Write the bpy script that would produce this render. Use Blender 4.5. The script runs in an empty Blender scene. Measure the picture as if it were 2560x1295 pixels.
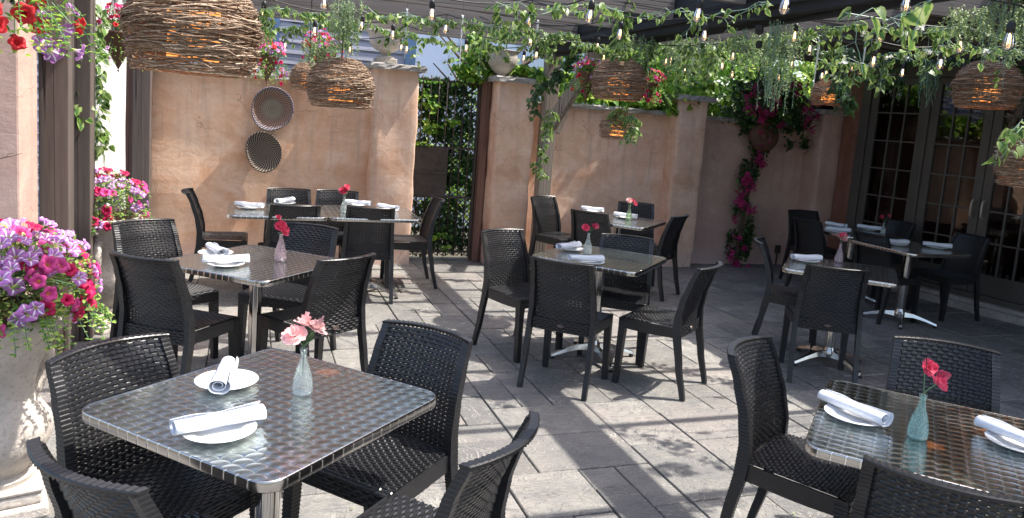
import bpy, math, random
from mathutils import Vector, Matrix
PI = math.pi
random.seed(7)
S = bpy.context.scene

# ------------------------------------------------------------------ camera, sky, sun
cam_d = bpy.data.cameras.new('camera'); cam = bpy.data.objects.new('camera', cam_d)
S.collection.objects.link(cam); S.camera = cam
RX = Vector((0.94265,-0.32528,0.07490)); UX = Vector((-0.02820,0.14601,0.98888)); FX = Vector((0.33260,0.93428,-0.12846))
m = Matrix.Identity(4)
for i in range(3):
    m[i][0] = RX[i]; m[i][1] = UX[i]; m[i][2] = -FX[i]
m[2][3] = 1.655
cam.matrix_world = m
cam_d.sensor_width = 36; cam_d.lens = 26.127; cam_d.shift_y = -0.0414
cam_d.clip_start = 0.05; cam_d.clip_end = 500

SUN_EL = math.radians(61); SUN_DIR = Vector((0.985, -0.16, 0)).normalized()
sunv = Vector((SUN_DIR.x*math.cos(SUN_EL), SUN_DIR.y*math.cos(SUN_EL), math.sin(SUN_EL)))
w = bpy.data.worlds.new('World'); S.world = w; w.use_nodes = True
nt = w.node_tree; bgn = nt.nodes['Background']
sky = nt.nodes.new('ShaderNodeTexSky'); sky.sky_type = 'NISHITA'; sky.sun_disc = False
sky.sun_elevation = SUN_EL; sky.sun_rotation = math.atan2(SUN_DIR.x, SUN_DIR.y)
sky.dust_density = 3.0; sky.ozone_density = 0.4
nt.links.new(sky.outputs[0], bgn.inputs[0]); bgn.inputs[1].default_value = 0.15
sd = bpy.data.lights.new('sun', 'SUN'); sd.energy = 3.4; sd.angle = math.radians(0.6); sd.color = (1, .95, .87)
so = bpy.data.objects.new('sun', sd); S.collection.objects.link(so)
so.rotation_euler = (-sunv).to_track_quat('-Z', 'Y').to_euler(); so.location = (5, -5, 12)
S.view_settings.view_transform = 'Standard'; S.view_settings.look = 'None'
S.view_settings.exposure = 1.42; S.view_settings.gamma = 1.0
S.render.resolution_x = 1024; S.render.resolution_y = 518
try:
    S.cycles.max_bounces = 8; S.cycles.transparent_max_bounces = 16; S.cycles.glossy_bounces = 4
except Exception: pass

# ------------------------------------------------------------------ helpers
COL = S.collection
def link(o):
    COL.objects.link(o); return o
def tag(o, label=None, cat=None, group=None, kind=None):
    if label: o['label'] = label
    if cat: o['category'] = cat
    if group: o['group'] = group
    if kind: o['kind'] = kind
    return o
def thing(name, label, cat, loc=(0,0,0), rz=0, group=None):
    o = bpy.data.objects.new(name, None); link(o); o.empty_display_size = .1
    o.location = loc; o.rotation_euler = (0,0,rz)
    return tag(o, label, cat, group)
def copy_tree(o, parent=None):
    c = o.copy(); link(c)
    if parent: c.parent = parent
    for ch in list(o.children): copy_tree(ch, c)
    return c

class MB:
    def __init__(s): s.v=[]; s.f=[]; s.uv=None; s.mi=[]
    def quad(s,a,b,c,d,mi=0):
        n=len(s.v); s.v += [a,b,c,d]; s.f.append((n,n+1,n+2,n+3)); s.mi.append(mi)
    def box(s, x0,x1,y0,y1,z0,z1, mi=0):
        n=len(s.v)
        s.v += [(x0,y0,z0),(x1,y0,z0),(x1,y1,z0),(x0,y1,z0),(x0,y0,z1),(x1,y0,z1),(x1,y1,z1),(x0,y1,z1)]
        for q in ((0,3,2,1),(4,5,6,7),(0,1,5,4),(1,2,6,5),(2,3,7,6),(3,0,4,7)):
            s.f.append(tuple(n+i for i in q)); s.mi.append(mi)
        return s
    def bar(s, a, b, wx, wz, up=(0,0,1), mi=0):
        a=Vector(a); b=Vector(b); d=(b-a).normalized(); u=Vector(up)
        if abs(d.dot(u))>.98: u=Vector((0,1,0))
        x=d.cross(u).normalized(); z=x.cross(d)
        n=len(s.v)
        for p in (a,b):
            for sx,sz in ((-1,-1),(1,-1),(1,1),(-1,1)):
                s.v.append(tuple(p+x*sx*wx/2+z*sz*wz/2))
        for q in ((0,3,2,1),(4,5,6,7),(0,1,5,4),(1,2,6,5),(2,3,7,6),(3,0,4,7)):
            s.f.append(tuple(n+i for i in q)); s.mi.append(mi)
        return s
    def tube(s, path, r, n=6, mi=0, cap=True):
        P=[Vector(p) for p in path]; L=len(P)
        if not hasattr(r,'__len__'): r=[r]*L
        base=len(s.v); prev=None
        for i,p in enumerate(P):
            d=(P[min(i+1,L-1)]-P[max(i-1,0)])
            if d.length<1e-9: d=Vector((0,0,1))
            d.normalize()
            if prev is None:
                u=Vector((0,0,1)) if abs(d.z)<.9 else Vector((1,0,0))
                x=d.cross(u).normalized()
            else:
                x=(prev-d*prev.dot(d))
                x = x.normalized() if x.length>1e-6 else d.orthogonal().normalized()
            prev=x; y=d.cross(x)
            for k in range(n):
                a=2*PI*k/n; s.v.append(tuple(p+(x*math.cos(a)+y*math.sin(a))*r[i]))
        for i in range(L-1):
            for k in range(n):
                k2=(k+1)%n
                s.f.append((base+i*n+k,base+i*n+k2,base+(i+1)*n+k2,base+(i+1)*n+k)); s.mi.append(mi)
        if cap:
            s.f.append(tuple(base+k for k in range(n))[::-1]); s.mi.append(mi)
            s.f.append(tuple(base+(L-1)*n+k for k in range(n))); s.mi.append(mi)
        return s
    def lathe(s, prof, n=24, c=(0,0,0), mi=0, mod=None, closed=False):
        base=len(s.v); L=len(prof)
        for i,(r,z) in enumerate(prof):
            for k in range(n):
                a=2*PI*k/n; rr=r*(mod(a,z,i) if mod else 1)
                s.v.append((c[0]+rr*math.cos(a), c[1]+rr*math.sin(a), c[2]+z))
        for i in range(L-1):
            for k in range(n):
                k2=(k+1)%n
                s.f.append((base+i*n+k,base+i*n+k2,base+(i+1)*n+k2,base+(i+1)*n+k)); s.mi.append(mi)
        if closed:
            s.f.append(tuple(base+k for k in range(n))[::-1]); s.mi.append(mi)
            s.f.append(tuple(base+(L-1)*n+k for k in range(n))); s.mi.append(mi)
        return s
    def grid(s, P, nu, nv, mi=0):
        base=len(s.v)
        for j in range(nv+1):
            for i in range(nu+1): s.v.append(tuple(P(i/nu, j/nv)))
        for j in range(nv):
            for i in range(nu):
                a=base+j*(nu+1)+i; s.f.append((a,a+1,a+nu+2,a+nu+1)); s.mi.append(mi)
        return s
    def mesh(s, name, mats, smooth=False):
        me=bpy.data.meshes.new(name); me.from_pydata(s.v,[],s.f)
        if not isinstance(mats,(list,tuple)): mats=[mats]
        for m_ in mats: me.materials.append(m_)
        if len(mats)>1: me.polygons.foreach_set('material_index', s.mi)
        if smooth: me.polygons.foreach_set('use_smooth',[True]*len(me.polygons))
        if s.uv is not None:
            ul=me.uv_layers.new(name='uv'); flat=[]
            vi=[0]*len(me.loops); me.loops.foreach_get('vertex_index', vi)
            for i in vi: flat += s.uv[i]
            ul.data.foreach_set('uv', flat)
        me.update(); return me
    def build(s, name, mats, parent=None, smooth=False, bevel=0, solid=0, auto=None):
        o=bpy.data.objects.new(name, s.mesh(name,mats,smooth or bool(auto))); link(o)
        if parent: o.parent=parent
        if solid:
            md=o.modifiers.new('solid','SOLIDIFY'); md.thickness=solid; md.offset=0
        if bevel:
            md=o.modifiers.new('bevel','BEVEL'); md.width=bevel; md.segments=2; md.limit_method='ANGLE'
            md.angle_limit=math.radians(40)
        if auto:
            try: o.data.set_sharp_from_angle(angle=math.radians(auto))
            except Exception: pass
        return o

# ------------------------------------------------------------------ materials
class NT:
    def __init__(s, name):
        s.m=bpy.data.materials.new(name); s.m.use_nodes=True; s.t=s.m.node_tree; s.n=s.t.nodes
        s.p=s.n['Principled BSDF']; s.out=s.n['Material Output']
    def N(s, typ, **kw):
        n=s.n.new('ShaderNode'+typ)
        for k,v in kw.items():
            if hasattr(n,k): setattr(n,k,v)
        return n
    def L(s,a,b): s.t.links.new(a,b)
    def inp(s, sock, v):
        if isinstance(v,(int,float)): sock.default_value=v
        elif isinstance(v,(tuple,list)): sock.default_value=tuple(v)+((1,) if len(v)==3 and len(sock.default_value)==4 else ())
        else: s.L(v,sock)
    def M(s, op, a, b=None, c=None, clamp=False):
        n=s.N('Math'); n.operation=op; n.use_clamp=clamp; s.inp(n.inputs[0],a)
        if b is not None: s.inp(n.inputs[1],b)
        if c is not None: s.inp(n.inputs[2],c)
        return n.outputs[0]
    def mix(s, f, a, b, blend='MIX'):
        n=s.N('Mix'); n.data_type='RGBA'; n.blend_type=blend
        s.inp(n.inputs[0],f); s.inp(n.inputs[6],a); s.inp(n.inputs[7],b); return n.outputs[2]
    def ramp(s, f, stops, interp='LINEAR'):
        n=s.N('ValToRGB'); e=n.color_ramp.elements; n.color_ramp.interpolation=interp
        while len(e)<len(stops): e.new(.5)
        for el,(p,c) in zip(e,stops):
            el.position=p; el.color=(c,c,c,1) if isinstance(c,(int,float)) else tuple(c)+(1,)
        s.inp(n.inputs[0],f); return n.outputs[0]
    def coord(s, kind='Object', scale=(1,1,1), rot=(0,0,0)):
        t=s.N('TexCoord'); mp=s.N('Mapping'); s.L(t.outputs[kind], mp.inputs[0])
        mp.inputs['Scale'].default_value=scale; mp.inputs['Rotation'].default_value=rot
        return mp.outputs[0]
    def noise(s, v, scale, detail=4, rough=.5, dist=0, out=0):
        n=s.N('TexNoise'); s.L(v,n.inputs['Vector']); n.inputs['Scale'].default_value=scale
        n.inputs['Detail'].default_value=detail; n.inputs['Roughness'].default_value=rough
        n.inputs['Distortion'].default_value=dist; return n.outputs[out]
    def bump(s, h, strength=.5, dist=.01, nrm=None):
        n=s.N('Bump'); n.inputs['Strength'].default_value=strength; n.inputs['Distance'].default_value=dist
        s.L(h,n.inputs['Height'])
        if nrm is not None: s.L(nrm,n.inputs['Normal'])
        return n.outputs[0]
    def set(s, **kw):
        names=dict(color='Base Color',rough='Roughness',metal='Metallic',normal='Normal',ior='IOR',trans='Transmission Weight',
            spec='Specular IOR Level',coat='Coat Weight',coatr='Coat Roughness',aniso='Anisotropic',tangent='Tangent',emit='Emission Color',
            estr='Emission Strength',alpha='Alpha',sheen='Sheen Weight',sss='Subsurface Weight')
        for k,v in kw.items(): s.inp(s.p.inputs[names[k]],v)
        return s
def simple(name, c, rough=.5, metal=0, var=.15, scale=8, bump=0, bs=60, **kw):
    n=NT(name); v=n.coord('Object')
    f=n.noise(v,scale,5,.6)
    dark=tuple(x*(1-var) for x in c); lite=tuple(min(1,x*(1+var)) for x in c)
    n.set(color=n.ramp(f,[(.3,dark),(.7,lite)]), rough=rough, metal=metal, **kw)
    if bump:
        n.set(normal=n.bump(n.noise(v,bs,4),bump,.004))
    return n.m
def stucco(name, a, b, c, base=(.62,.47,.43)):
    n=NT(name); v=n.coord('Object')
    f1=n.noise(v,1.2,8,.66,.5); f2=n.noise(v,2.6,9,.68,.7); f3=n.noise(v,14,6,.65,.3)
    col=n.mix(n.ramp(f1,[(.36,0),(.62,1)]),a,b)
    col=n.mix(n.ramp(f2,[(.44,0),(.66,.8)]),col,c)
    col=n.mix(n.ramp(f3,[(.55,0),(.8,.22)]),col,(.50,.30,.20))
    geo=n.N('NewGeometry'); sx=n.N('SeparateXYZ'); n.L(geo.outputs['Position'],sx.inputs[0])
    h=n.M('ADD',sx.outputs[2],n.M('MULTIPLY',f2,.7))
    col=n.mix(n.ramp(h,[(.30,.8),(.62,0)]),col,base)
    # hairline cracks, trowel strokes and drips below the coping
    vd=n.N('TexVoronoi'); vd.feature='DISTANCE_TO_EDGE'; vd.inputs['Scale'].default_value=1.7
    wv=n.N('VectorMath'); wv.operation='ADD'; ns=n.N('TexNoise'); n.L(v,ns.inputs['Vector']); ns.inputs['Scale'].default_value=3; ns.inputs['Detail'].default_value=6
    sc_=n.N('VectorMath'); sc_.operation='SCALE'; n.L(ns.outputs[1],sc_.inputs[0]); sc_.inputs['Scale'].default_value=.5
    n.L(v,wv.inputs[0]); n.L(sc_.outputs[0],wv.inputs[1]); n.L(wv.outputs[0],vd.inputs['Vector'])
    crk=n.M('MULTIPLY',n.ramp(vd.outputs[0],[(0,1),(.007,0)]),n.ramp(n.noise(v,1.4,3),[(.52,0),(.60,.8)]))
    drip=n.M('MULTIPLY',n.ramp(n.noise(n.coord('Object',(1,1,.07)),13,5,.6),[(.50,0),(.72,.45)]),n.ramp(n.M('MULTIPLY',h,.5),[(.45,0),(.85,1)]))
    col=n.mix(drip,col,(.36,.25,.20)); col=n.mix(crk,col,(.22,.13,.09))
    stroke=n.noise(n.coord('Object',(1,1,2.2),(0,.5,0)),5,8,.72,.9)
    col=n.mix(n.ramp(stroke,[(.30,.35),(.48,0)]),col,tuple(x*.72 for x in a))
    col=n.mix(n.ramp(stroke,[(.56,0),(.74,.4)]),col,tuple(min(1,x*1.12) for x in c))
    n.set(color=col, rough=.86, spec=.25)
    big=n.noise(v,2.2,3,.5); fine=n.noise(v,55,5,.7); mid=n.noise(v,9,6,.6,1.0)
    hh=n.M('SUBTRACT',n.M('ADD',n.M('ADD',n.M('MULTIPLY',mid,.6),n.M('MULTIPLY',stroke,.7)),n.M('MULTIPLY',fine,.25)),n.M('MULTIPLY',crk,.5))
    n.set(normal=n.bump(hh,.26,.02)); return n.m
def wood(name, c, axis='z', dark=.55, rough=.75):
    n=NT(name); sc={'z':(1,1,.06),'x':(.06,1,1),'y':(1,.06,1)}[axis]
    v=n.coord('Object',sc)
    g=n.noise(v,26,6,.7,.4); g2=n.noise(v,5,4,.6); k=n.noise(n.coord('Object'),2.5,3)
    col=n.ramp(g,[(.3,tuple(x*dark for x in c)),(.5,c),(.75,tuple(min(1,x*1.22) for x in c))])
    col=n.mix(n.ramp(g2,[(.35,.35),(.6,0)]),col,tuple(x*.45 for x in c))
    cr=n.noise(n.coord('Object',tuple(x*(.25 if x<1 else 1) for x in sc)),16,1,.4); crack=n.ramp(n.M('ABSOLUTE',n.M('SUBTRACT',cr,.5)),[(0,1),(.022,0)])
    col=n.mix(crack,col,tuple(x*.12 for x in c))
    n.set(color=col, rough=rough, spec=.3)
    n.set(normal=n.bump(n.M('SUBTRACT',n.M('ADD',g,n.M('MULTIPLY',g2,.4)),n.M('MULTIPLY',crack,.8)),.35,.004)); return n.m
def leafmat(name, stops, trans=.35, edge=None, rough=.42):
    n=NT(name); g=n.N('NewGeometry')
    col=n.ramp(g.outputs['Random Per Island'],stops)
    if edge:
        uvn=n.N('UVMap'); sp=n.N('SeparateXYZ'); n.L(uvn.outputs[0],sp.inputs[0])
        f=n.M('ADD',sp.outputs[0],n.M('MULTIPLY',n.noise(n.coord('Object'),60,2),.5))
        col=n.mix(n.ramp(f,[(.62,0),(.92,1)]),col,edge)
    n.set(color=col, rough=rough, spec=.45)
    tr=n.N('BsdfTranslucent'); n.L(n.mix(.5,col,(.55,.75,.12),'MULTIPLY') if False else col,tr.inputs[0])
    b=n.N('Gamma'); n.L(col,b.inputs[0]); b.inputs[1].default_value=.75; n.L(b.outputs[0],tr.inputs[0])
    mx=n.N('MixShader'); mx.inputs[0].default_value=trans
    n.L(n.p.outputs[0],mx.inputs[1]); n.L(tr.outputs[0],mx.inputs[2]); n.L(mx.outputs[0],n.out.inputs[0])
    return n.m
def petalmat(name, c, c2=None, center=(.9,.75,.2), trans=.3):
    n=NT(name); uvn=n.N('UVMap'); sp=n.N('SeparateXYZ'); n.L(uvn.outputs[0],sp.inputs[0])
    g=n.N('NewGeometry'); oi=n.N('ObjectInfo')
    col=n.mix(oi.outputs['Random'],c,tuple(x*.55 for x in c))
    if c2:
        st=n.M('ABSOLUTE',n.M('SUBTRACT',n.M('FRACT',n.M('MULTIPLY',sp.outputs[1],5)),.5))
        w_=n.M('SUBTRACT',.30,n.M('MULTIPLY',sp.outputs[0],.26))
        col=n.mix(n.ramp(n.M('SUBTRACT',w_,st),[(.0,0),(.08,1)]),col,c2)
    col=n.mix(n.ramp(sp.outputs[0],[(.12,1),(.26,0)]),col,center)
    n.set(color=col,rough=.55,spec=.3)
    tr=n.N('BsdfTranslucent'); n.L(col,tr.inputs[0]); mx=n.N('MixShader'); mx.inputs[0].default_value=trans
    n.L(n.p.outputs[0],mx.inputs[1]); n.L(tr.outputs[0],mx.inputs[2]); n.L(mx.outputs[0],n.out.inputs[0])
    return n.m
def emis(name, c, s, base=None):
    n=NT(name); n.set(color=base or c, emit=c, estr=s, rough=.4); return n.m
def glassmat(name, c=(1,1,1), rough=.02, bump=0, thin=False, tr=.8):
    n=NT(name)
    if thin:   # clear sheet: mostly transparent with a glossy skin
        t=n.N('BsdfTransparent'); t.inputs[0].default_value=tuple(c)+(1,)
        g=n.N('BsdfGlossy'); g.inputs['Roughness'].default_value=rough
        fr=n.N('Fresnel'); fr.inputs[0].default_value=1.5
        mx=n.N('MixShader'); n.L(n.M('ADD',n.M('MULTIPLY',fr.outputs[0],1.2),1-tr),mx.inputs[0])
        n.L(t.outputs[0],mx.inputs[1]); n.L(g.outputs[0],mx.inputs[2]); n.L(mx.outputs[0],n.out.inputs[0])
        if bump:
            b=n.bump(n.noise(n.coord('Object'),bump,3),.9,.003); n.L(b,g.inputs['Normal']); n.L(b,fr.inputs['Normal'])
    else:
        n.set(color=c,rough=rough,trans=1,ior=1.45)
        if bump:
            vo=n.N('TexVoronoi'); n.L(n.coord('Object'),vo.inputs['Vector']); vo.inputs['Scale'].default_value=bump
            n.set(normal=n.bump(vo.outputs[0],.7,.004))
    return n.m

M = {}
M['wicker']=simple('black_resin',(.0135,.0138,.0155),.34,var=.25,scale=30,bump=.12,bs=220,spec=.5)
M['wicker_in']=simple('black_resin_core',(.010,.010,.011),.5,var=.2)
M['badge']=simple('grey_brown_badge',(.09,.065,.06),.4)
def steel(name, rough, c=(.62,.61,.59)):
    n=NT(name); f=n.noise(n.coord('Object',(6,6,.6)),9,4)
    n.set(color=n.ramp(f,[(.3,tuple(x*.8 for x in c)),(.7,c)]),metal=1,rough=rough); return n.m
M['chrome']=steel('polished_steel',.14); M['alu']=steel('cast_aluminium',.24,(.66,.64,.62))
M['rubber']=simple('black_rubber',(.012,.012,.012),.7)
def table_mat():
    n=NT('swirled_steel'); tc=n.N('TexCoord'); sp=n.N('SeparateXYZ'); n.L(tc.outputs['Object'],sp.inputs[0])
    p=.0415; r=.0315
    x=n.M('ADD',sp.outputs[0],n.M('MULTIPLY',n.noise(tc.outputs['Object'],1.7,2),.006)); y=sp.outputs[1]
    i0=n.M('CEIL',n.M('DIVIDE',n.M('SUBTRACT',x,r),p)); j0=n.M('CEIL',n.M('DIVIDE',n.M('SUBTRACT',y,r),p))
    res=[]
    for di,dj in ((0,0),(0,1),(1,0),(1,1)):      # spots ground one over the other
        lx=n.M('SUBTRACT',x,n.M('MULTIPLY',n.M('ADD',i0,di),p)); ly=n.M('SUBTRACT',y,n.M('MULTIPLY',n.M('ADD',j0,dj),p))
        d=n.M('SQRT',n.M('ADD',n.M('MULTIPLY',lx,lx),n.M('MULTIPLY',ly,ly)))
        res.append((lx,ly,d,n.M('LESS_THAN',d,r)))
    LX,LY,D,_=res[3]
    for lx,ly,d,ins in res[:3][::-1]:
        def sel(a_,b_): return n.M('ADD',n.M('MULTIPLY',a_,ins),n.M('MULTIPLY',b_,n.M('SUBTRACT',1,ins)))
        LX=sel(lx,LX); LY=sel(ly,LY); D=sel(d,D)
    cb=n.N('CombineXYZ'); n.L(n.M('MULTIPLY',LY,-1),cb.inputs[0]); n.L(LX,cb.inputs[1])
    vt=n.N('VectorTransform'); vt.vector_type='VECTOR'; vt.convert_from='OBJECT'; vt.convert_to='WORLD'
    n.L(cb.outputs[0],vt.inputs[0]); nm=n.N('VectorMath'); nm.operation='NORMALIZE'; n.L(vt.outputs[0],nm.inputs[0])
    dr=n.M('DIVIDE',D,r)
    edge=n.ramp(dr,[(.0,.95),(.18,.66),(.55,.50),(.78,.60),(.88,1.0),(.965,1.0),(.99,.14),(1,.14)])  # glints and dark crescents of the ground spots are put into the colour
    wear=n.noise(tc.outputs['Object'],5,6,.7)
    edge=n.mix(n.ramp(wear,[(.45,0),(.8,.4)]),edge,(.60,.61,.60))
    edge=n.mix(1.0,edge,(.93,1.0,.99),'MULTIPLY')
    n.set(color=edge,metal=1,rough=.22,aniso=.5,coat=.3,coatr=.03)
    n.L(nm.outputs[0],n.p.inputs['Tangent'])
    b=n.N('Bump'); b.inputs['Strength'].default_value=1.0; b.inputs['Distance'].default_value=1.0
    n.L(n.M('MULTIPLY',n.M('ADD',n.M('MULTIPLY',n.M('MULTIPLY',D,D),1.6),n.M('MULTIPLY',D,.02)),-1),b.inputs['Height']); n.L(b.outputs[0],n.p.inputs['Normal'])
    return n.m
M['swirl']=table_mat()
M['porcelain']=simple('white_porcelain',(.74,.74,.73),.12,var=.02,spec=.6)
M['linen']=simple('white_linen',(.66,.68,.73),.85,var=.04,scale=30,bump=.25,bs=300)
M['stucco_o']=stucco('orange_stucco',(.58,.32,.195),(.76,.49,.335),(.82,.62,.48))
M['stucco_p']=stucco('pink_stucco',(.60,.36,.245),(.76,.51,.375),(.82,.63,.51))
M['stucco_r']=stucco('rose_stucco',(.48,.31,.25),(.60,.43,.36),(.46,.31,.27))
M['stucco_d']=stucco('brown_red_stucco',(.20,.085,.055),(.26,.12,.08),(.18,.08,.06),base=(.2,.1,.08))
def stone(name,c,pit=.5,sc=30,rough=.9):
    n=NT(name); v=n.coord('Object'); f=n.noise(v,5,6,.65); f2=n.noise(v,sc*2,5,.7); f3=n.noise(v,sc*.6,6,.6)
    col=n.ramp(f,[(.3,tuple(x*.72 for x in c)),(.6,c),(.8,tuple(min(1,x*1.12) for x in c))])
    col=n.mix(n.ramp(f2,[(.36,.6),(.48,0)]),col,tuple(x*.5 for x in c))
    n.set(color=col,rough=rough,spec=.25); n.set(normal=n.bump(n.M('ADD',f2,n.M('MULTIPLY',f3,1.2)),pit,.012)); return n.m
M['urn']=stone('cast_stone',(.60,.545,.49),.55,26)
M['cap']=stone('grey_capstone',(.40,.385,.36),.8,14)
M['urn_g']=stone('grey_cast_stone',(.50,.46,.40),.5,26)
M['kerb']=stone('pale_kerb_stone',(.42,.38,.35),.4,20)
M['post']=wood('grey_brown_post',(.125,.10,.088),'z',.7)
M['post_l']=wood('weathered_post',(.30,.25,.205),'z',.6)
M['rafter']=wood('grey_rafter',(.185,.16,.145),'x',.7)
M['beam']=wood('charcoal_beam',(.030,.031,.034),'y',.7)
M['redwood']=wood('red_brown_plank',(.22,.12,.09),'z',.7)
M['iron']=simple('brown_iron',(.055,.042,.036),.5,.3,var=.3,scale=20,bump=.2)
M['door']=simple('taupe_door_paint',(.085,.075,.066),.42,var=.12,scale=4,bump=.05)
M['handle']=simple('pewter_handle',(.42,.37,.32),.4,.2)
M['siding']=wood('blue_grey_siding',(.36,.37,.44),'x',.8)
M['bluepanel']=simple('pale_blue_panel',(.50,.60,.80),.6,var=.07,scale=2,bump=.1,bs=8)
M['bluetrim']=simple('blue_trim',(.10,.18,.32),.5)
M['twig']=None
def twigmat(name,c,c2):
    n=NT(name); g=n.N('NewGeometry'); v=n.coord('Object')
    col=n.ramp(g.outputs['Random Per Island'],[(0,tuple(x*.5 for x in c)),(.5,c),(1,c2)])
    col=n.mix(n.ramp(n.noise(v,90,3),[(.4,.5),(.6,0)]),col,tuple(x*.4 for x in c))
    n.set(color=col,rough=.8,spec=.3); return n.m
M['twig']=twigmat('dry_twig',(.32,.215,.145),(.68,.54,.41))
M['glow']=emis('amber_lamp_cloth',(1,.34,.07),.75,(.5,.22,.08))
M['hot']=emis('lamp_filament',(1,.62,.25),8)
M['hot2']=emis('bulb_filament',(1,.70,.38),3.2)
M['cable']=simple('black_cable',(.012,.012,.013),.5)
M['bulbglass']=glassmat('smoky_bulb_glass',(.90,.80,.70),.05,thin=True,tr=.84)
def vasemat(name,c,k=.16):
    n=NT(name); t=n.N('BsdfTransparent'); t.inputs[0].default_value=tuple(c)+(1,)
    g=n.N('BsdfGlossy'); g.inputs['Roughness'].default_value=.06; g.inputs['Color'].default_value=(1,1,1,1)
    d=n.N('BsdfTranslucent'); d.inputs[0].default_value=tuple(c)+(1,); d2=n.N('BsdfDiffuse'); d2.inputs[0].default_value=tuple(c)+(1,)
    ds=n.N('MixShader'); n.L(d.outputs[0],ds.inputs[1]); n.L(d2.outputs[0],ds.inputs[2])
    fr=n.N('Fresnel'); fr.inputs[0].default_value=1.5
    vo=n.N('TexVoronoi'); n.L(n.coord('Object'),vo.inputs['Vector']); vo.inputs['Scale'].default_value=170
    b=n.bump(vo.outputs[0],.8,.003); n.L(b,g.inputs['Normal']); n.L(b,fr.inputs['Normal'])
    m1=n.N('MixShader'); n.L(n.M('MULTIPLY',n.ramp(vo.outputs[0],[(0,.4),(.8,1.6)]),k),m1.inputs[0]); n.L(t.outputs[0],m1.inputs[1]); n.L(ds.outputs[0],m1.inputs[2])
    m2=n.N('MixShader'); n.L(n.M('ADD',fr.outputs[0],.03),m2.inputs[0]); n.L(m1.outputs[0],m2.inputs[1]); n.L(g.outputs[0],m2.inputs[2])
    n.L(m2.outputs[0],n.out.inputs[0]); return n.m
M['vase_c']=glassmat('clear_textured_glass',(.82,.90,.86),.05,bump=150,thin=True,tr=.80)
M['vase_g']=glassmat('green_tinted_glass',(.45,.72,.66),.05,bump=150,thin=True,tr=.82)
M['vase_p']=glassmat('pink_tinted_glass',(.80,.58,.62),.05,bump=150,thin=True,tr=.80)
M['vase_y']=glassmat('lime_tinted_glass',(.62,.82,.55),.05,bump=150,thin=True,tr=.82)
M['vase_c']=vasemat('clear_textured_glass',(.90,.95,.92)); M['vase_g']=vasemat('green_tinted_glass',(.62,.86,.80),.22); M['vase_p']=vasemat('pink_tinted_glass',(.90,.72,.75),.25); M['vase_y']=vasemat('lime_tinted_glass',(.78,.92,.66))
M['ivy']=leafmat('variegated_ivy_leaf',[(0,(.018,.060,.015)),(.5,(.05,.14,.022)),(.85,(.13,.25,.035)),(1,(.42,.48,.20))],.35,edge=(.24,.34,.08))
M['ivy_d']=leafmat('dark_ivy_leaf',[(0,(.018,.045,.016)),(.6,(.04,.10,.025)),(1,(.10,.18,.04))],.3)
M['vine']=leafmat('bright_vine_leaf',[(0,(.05,.16,.02)),(.5,(.17,.37,.04)),(1,(.42,.58,.07))],.5)
M['fern']=leafmat('pale_fern_leaf',[(0,(.07,.13,.04)),(.5,(.19,.28,.09)),(1,(.42,.50,.22))],.35)
M['herb']=leafmat('yellow_green_leaf',[(0,(.07,.16,.03)),(.5,(.20,.36,.06)),(1,(.50,.60,.16))],.4)
M['tree']=leafmat('tree_leaf',[(0,(.04,.13,.015)),(.5,(.19,.38,.04)),(1,(.48,.62,.08))],.55)
M['stem']=simple('green_stem',(.10,.20,.09),.6)
M['stem_w']=simple('pale_vine_stem',(.22,.36,.27),.5)
M['bark']=simple('brown_bark',(.10,.07,.05),.9,bump=.5)
M['p_red']=petalmat('crimson_petal',(.68,.02,.13),center=(.25,.01,.02))
M['p_mag']=petalmat('magenta_petal',(.80,.09,.36),center=(.8,.5,.1))
M['p_pur']=petalmat('purple_striped_petal',(.60,.24,.66),c2=(.92,.86,.94),center=(.6,.65,.2))
M['p_scar']=petalmat('scarlet_petal',(.72,.03,.04),center=(.3,.02,.02))
M['p_pink']=petalmat('bougainvillea_petal',(.62,.05,.24),center=(.6,.1,.2))
M['p_rose']=petalmat('rose_pink_petal',(.88,.10,.20),center=(.8,.08,.16))
M['p_peony']=petalmat('blush_peony_petal',(.95,.60,.60),center=(.92,.30,.30))
M['p_white']=petalmat('white_petal',(.86,.88,.90),center=(.8,.8,.5))
M['clay']=simple('terracotta',(.10,.045,.027),.6,var=.3,bump=.3)
M['soil']=simple('brown_coir',(.10,.045,.03),.95,bump=.6,bs=40)
M['curtain']=simple('white_curtain_cloth',(.62,.61,.59),.9,var=.04)
M['tinsel']=simple('silvery_glass_twist',(.75,.77,.76),.15,.2)
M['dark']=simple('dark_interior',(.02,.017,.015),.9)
M['glass_door']=glassmat('door_glass',(.6,.6,.6),.02,thin=True,tr=.97)
def basket_mat(name, cols, ns, nr):
    n=NT(name); tc=n.N('TexCoord'); sp=n.N('SeparateXYZ'); n.L(tc.outputs['Object'],sp.inputs[0])
    x=sp.outputs[0]; z=sp.outputs[2]
    R=n.M('SQRT',n.M('ADD',n.M('MULTIPLY',x,x),n.M('MULTIPLY',z,z)))
    ang=n.M('DIVIDE',n.M('ARCTAN2',z,x),2*PI)
    base=n.ramp(n.M('MULTIPLY',R,1/.22),cols)
    ring=n.M('MULTIPLY',R,nr); rid=n.M('FLOOR',ring)
    tw=n.M('FRACT',n.M('ADD',n.M('MULTIPLY',ang,ns),n.M('MULTIPLY',R,26)))
    col=n.mix(n.ramp(tw,[(.30,0),(.40,1),(.60,1),(.70,0)]),base,(.36,.31,.25))
    gr=n.M('ABSOLUTE',n.M('SUBTRACT',n.M('FRACT',ring),.5))
    col=n.mix(n.ramp(gr,[(.36,0),(.5,.8)]),col,(.03,.022,.02))
    n.set(color=col,rough=.8,spec=.25); n.set(normal=n.bump(n.M('MULTIPLY',gr,-1),.6,.01)); return n.m
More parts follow.
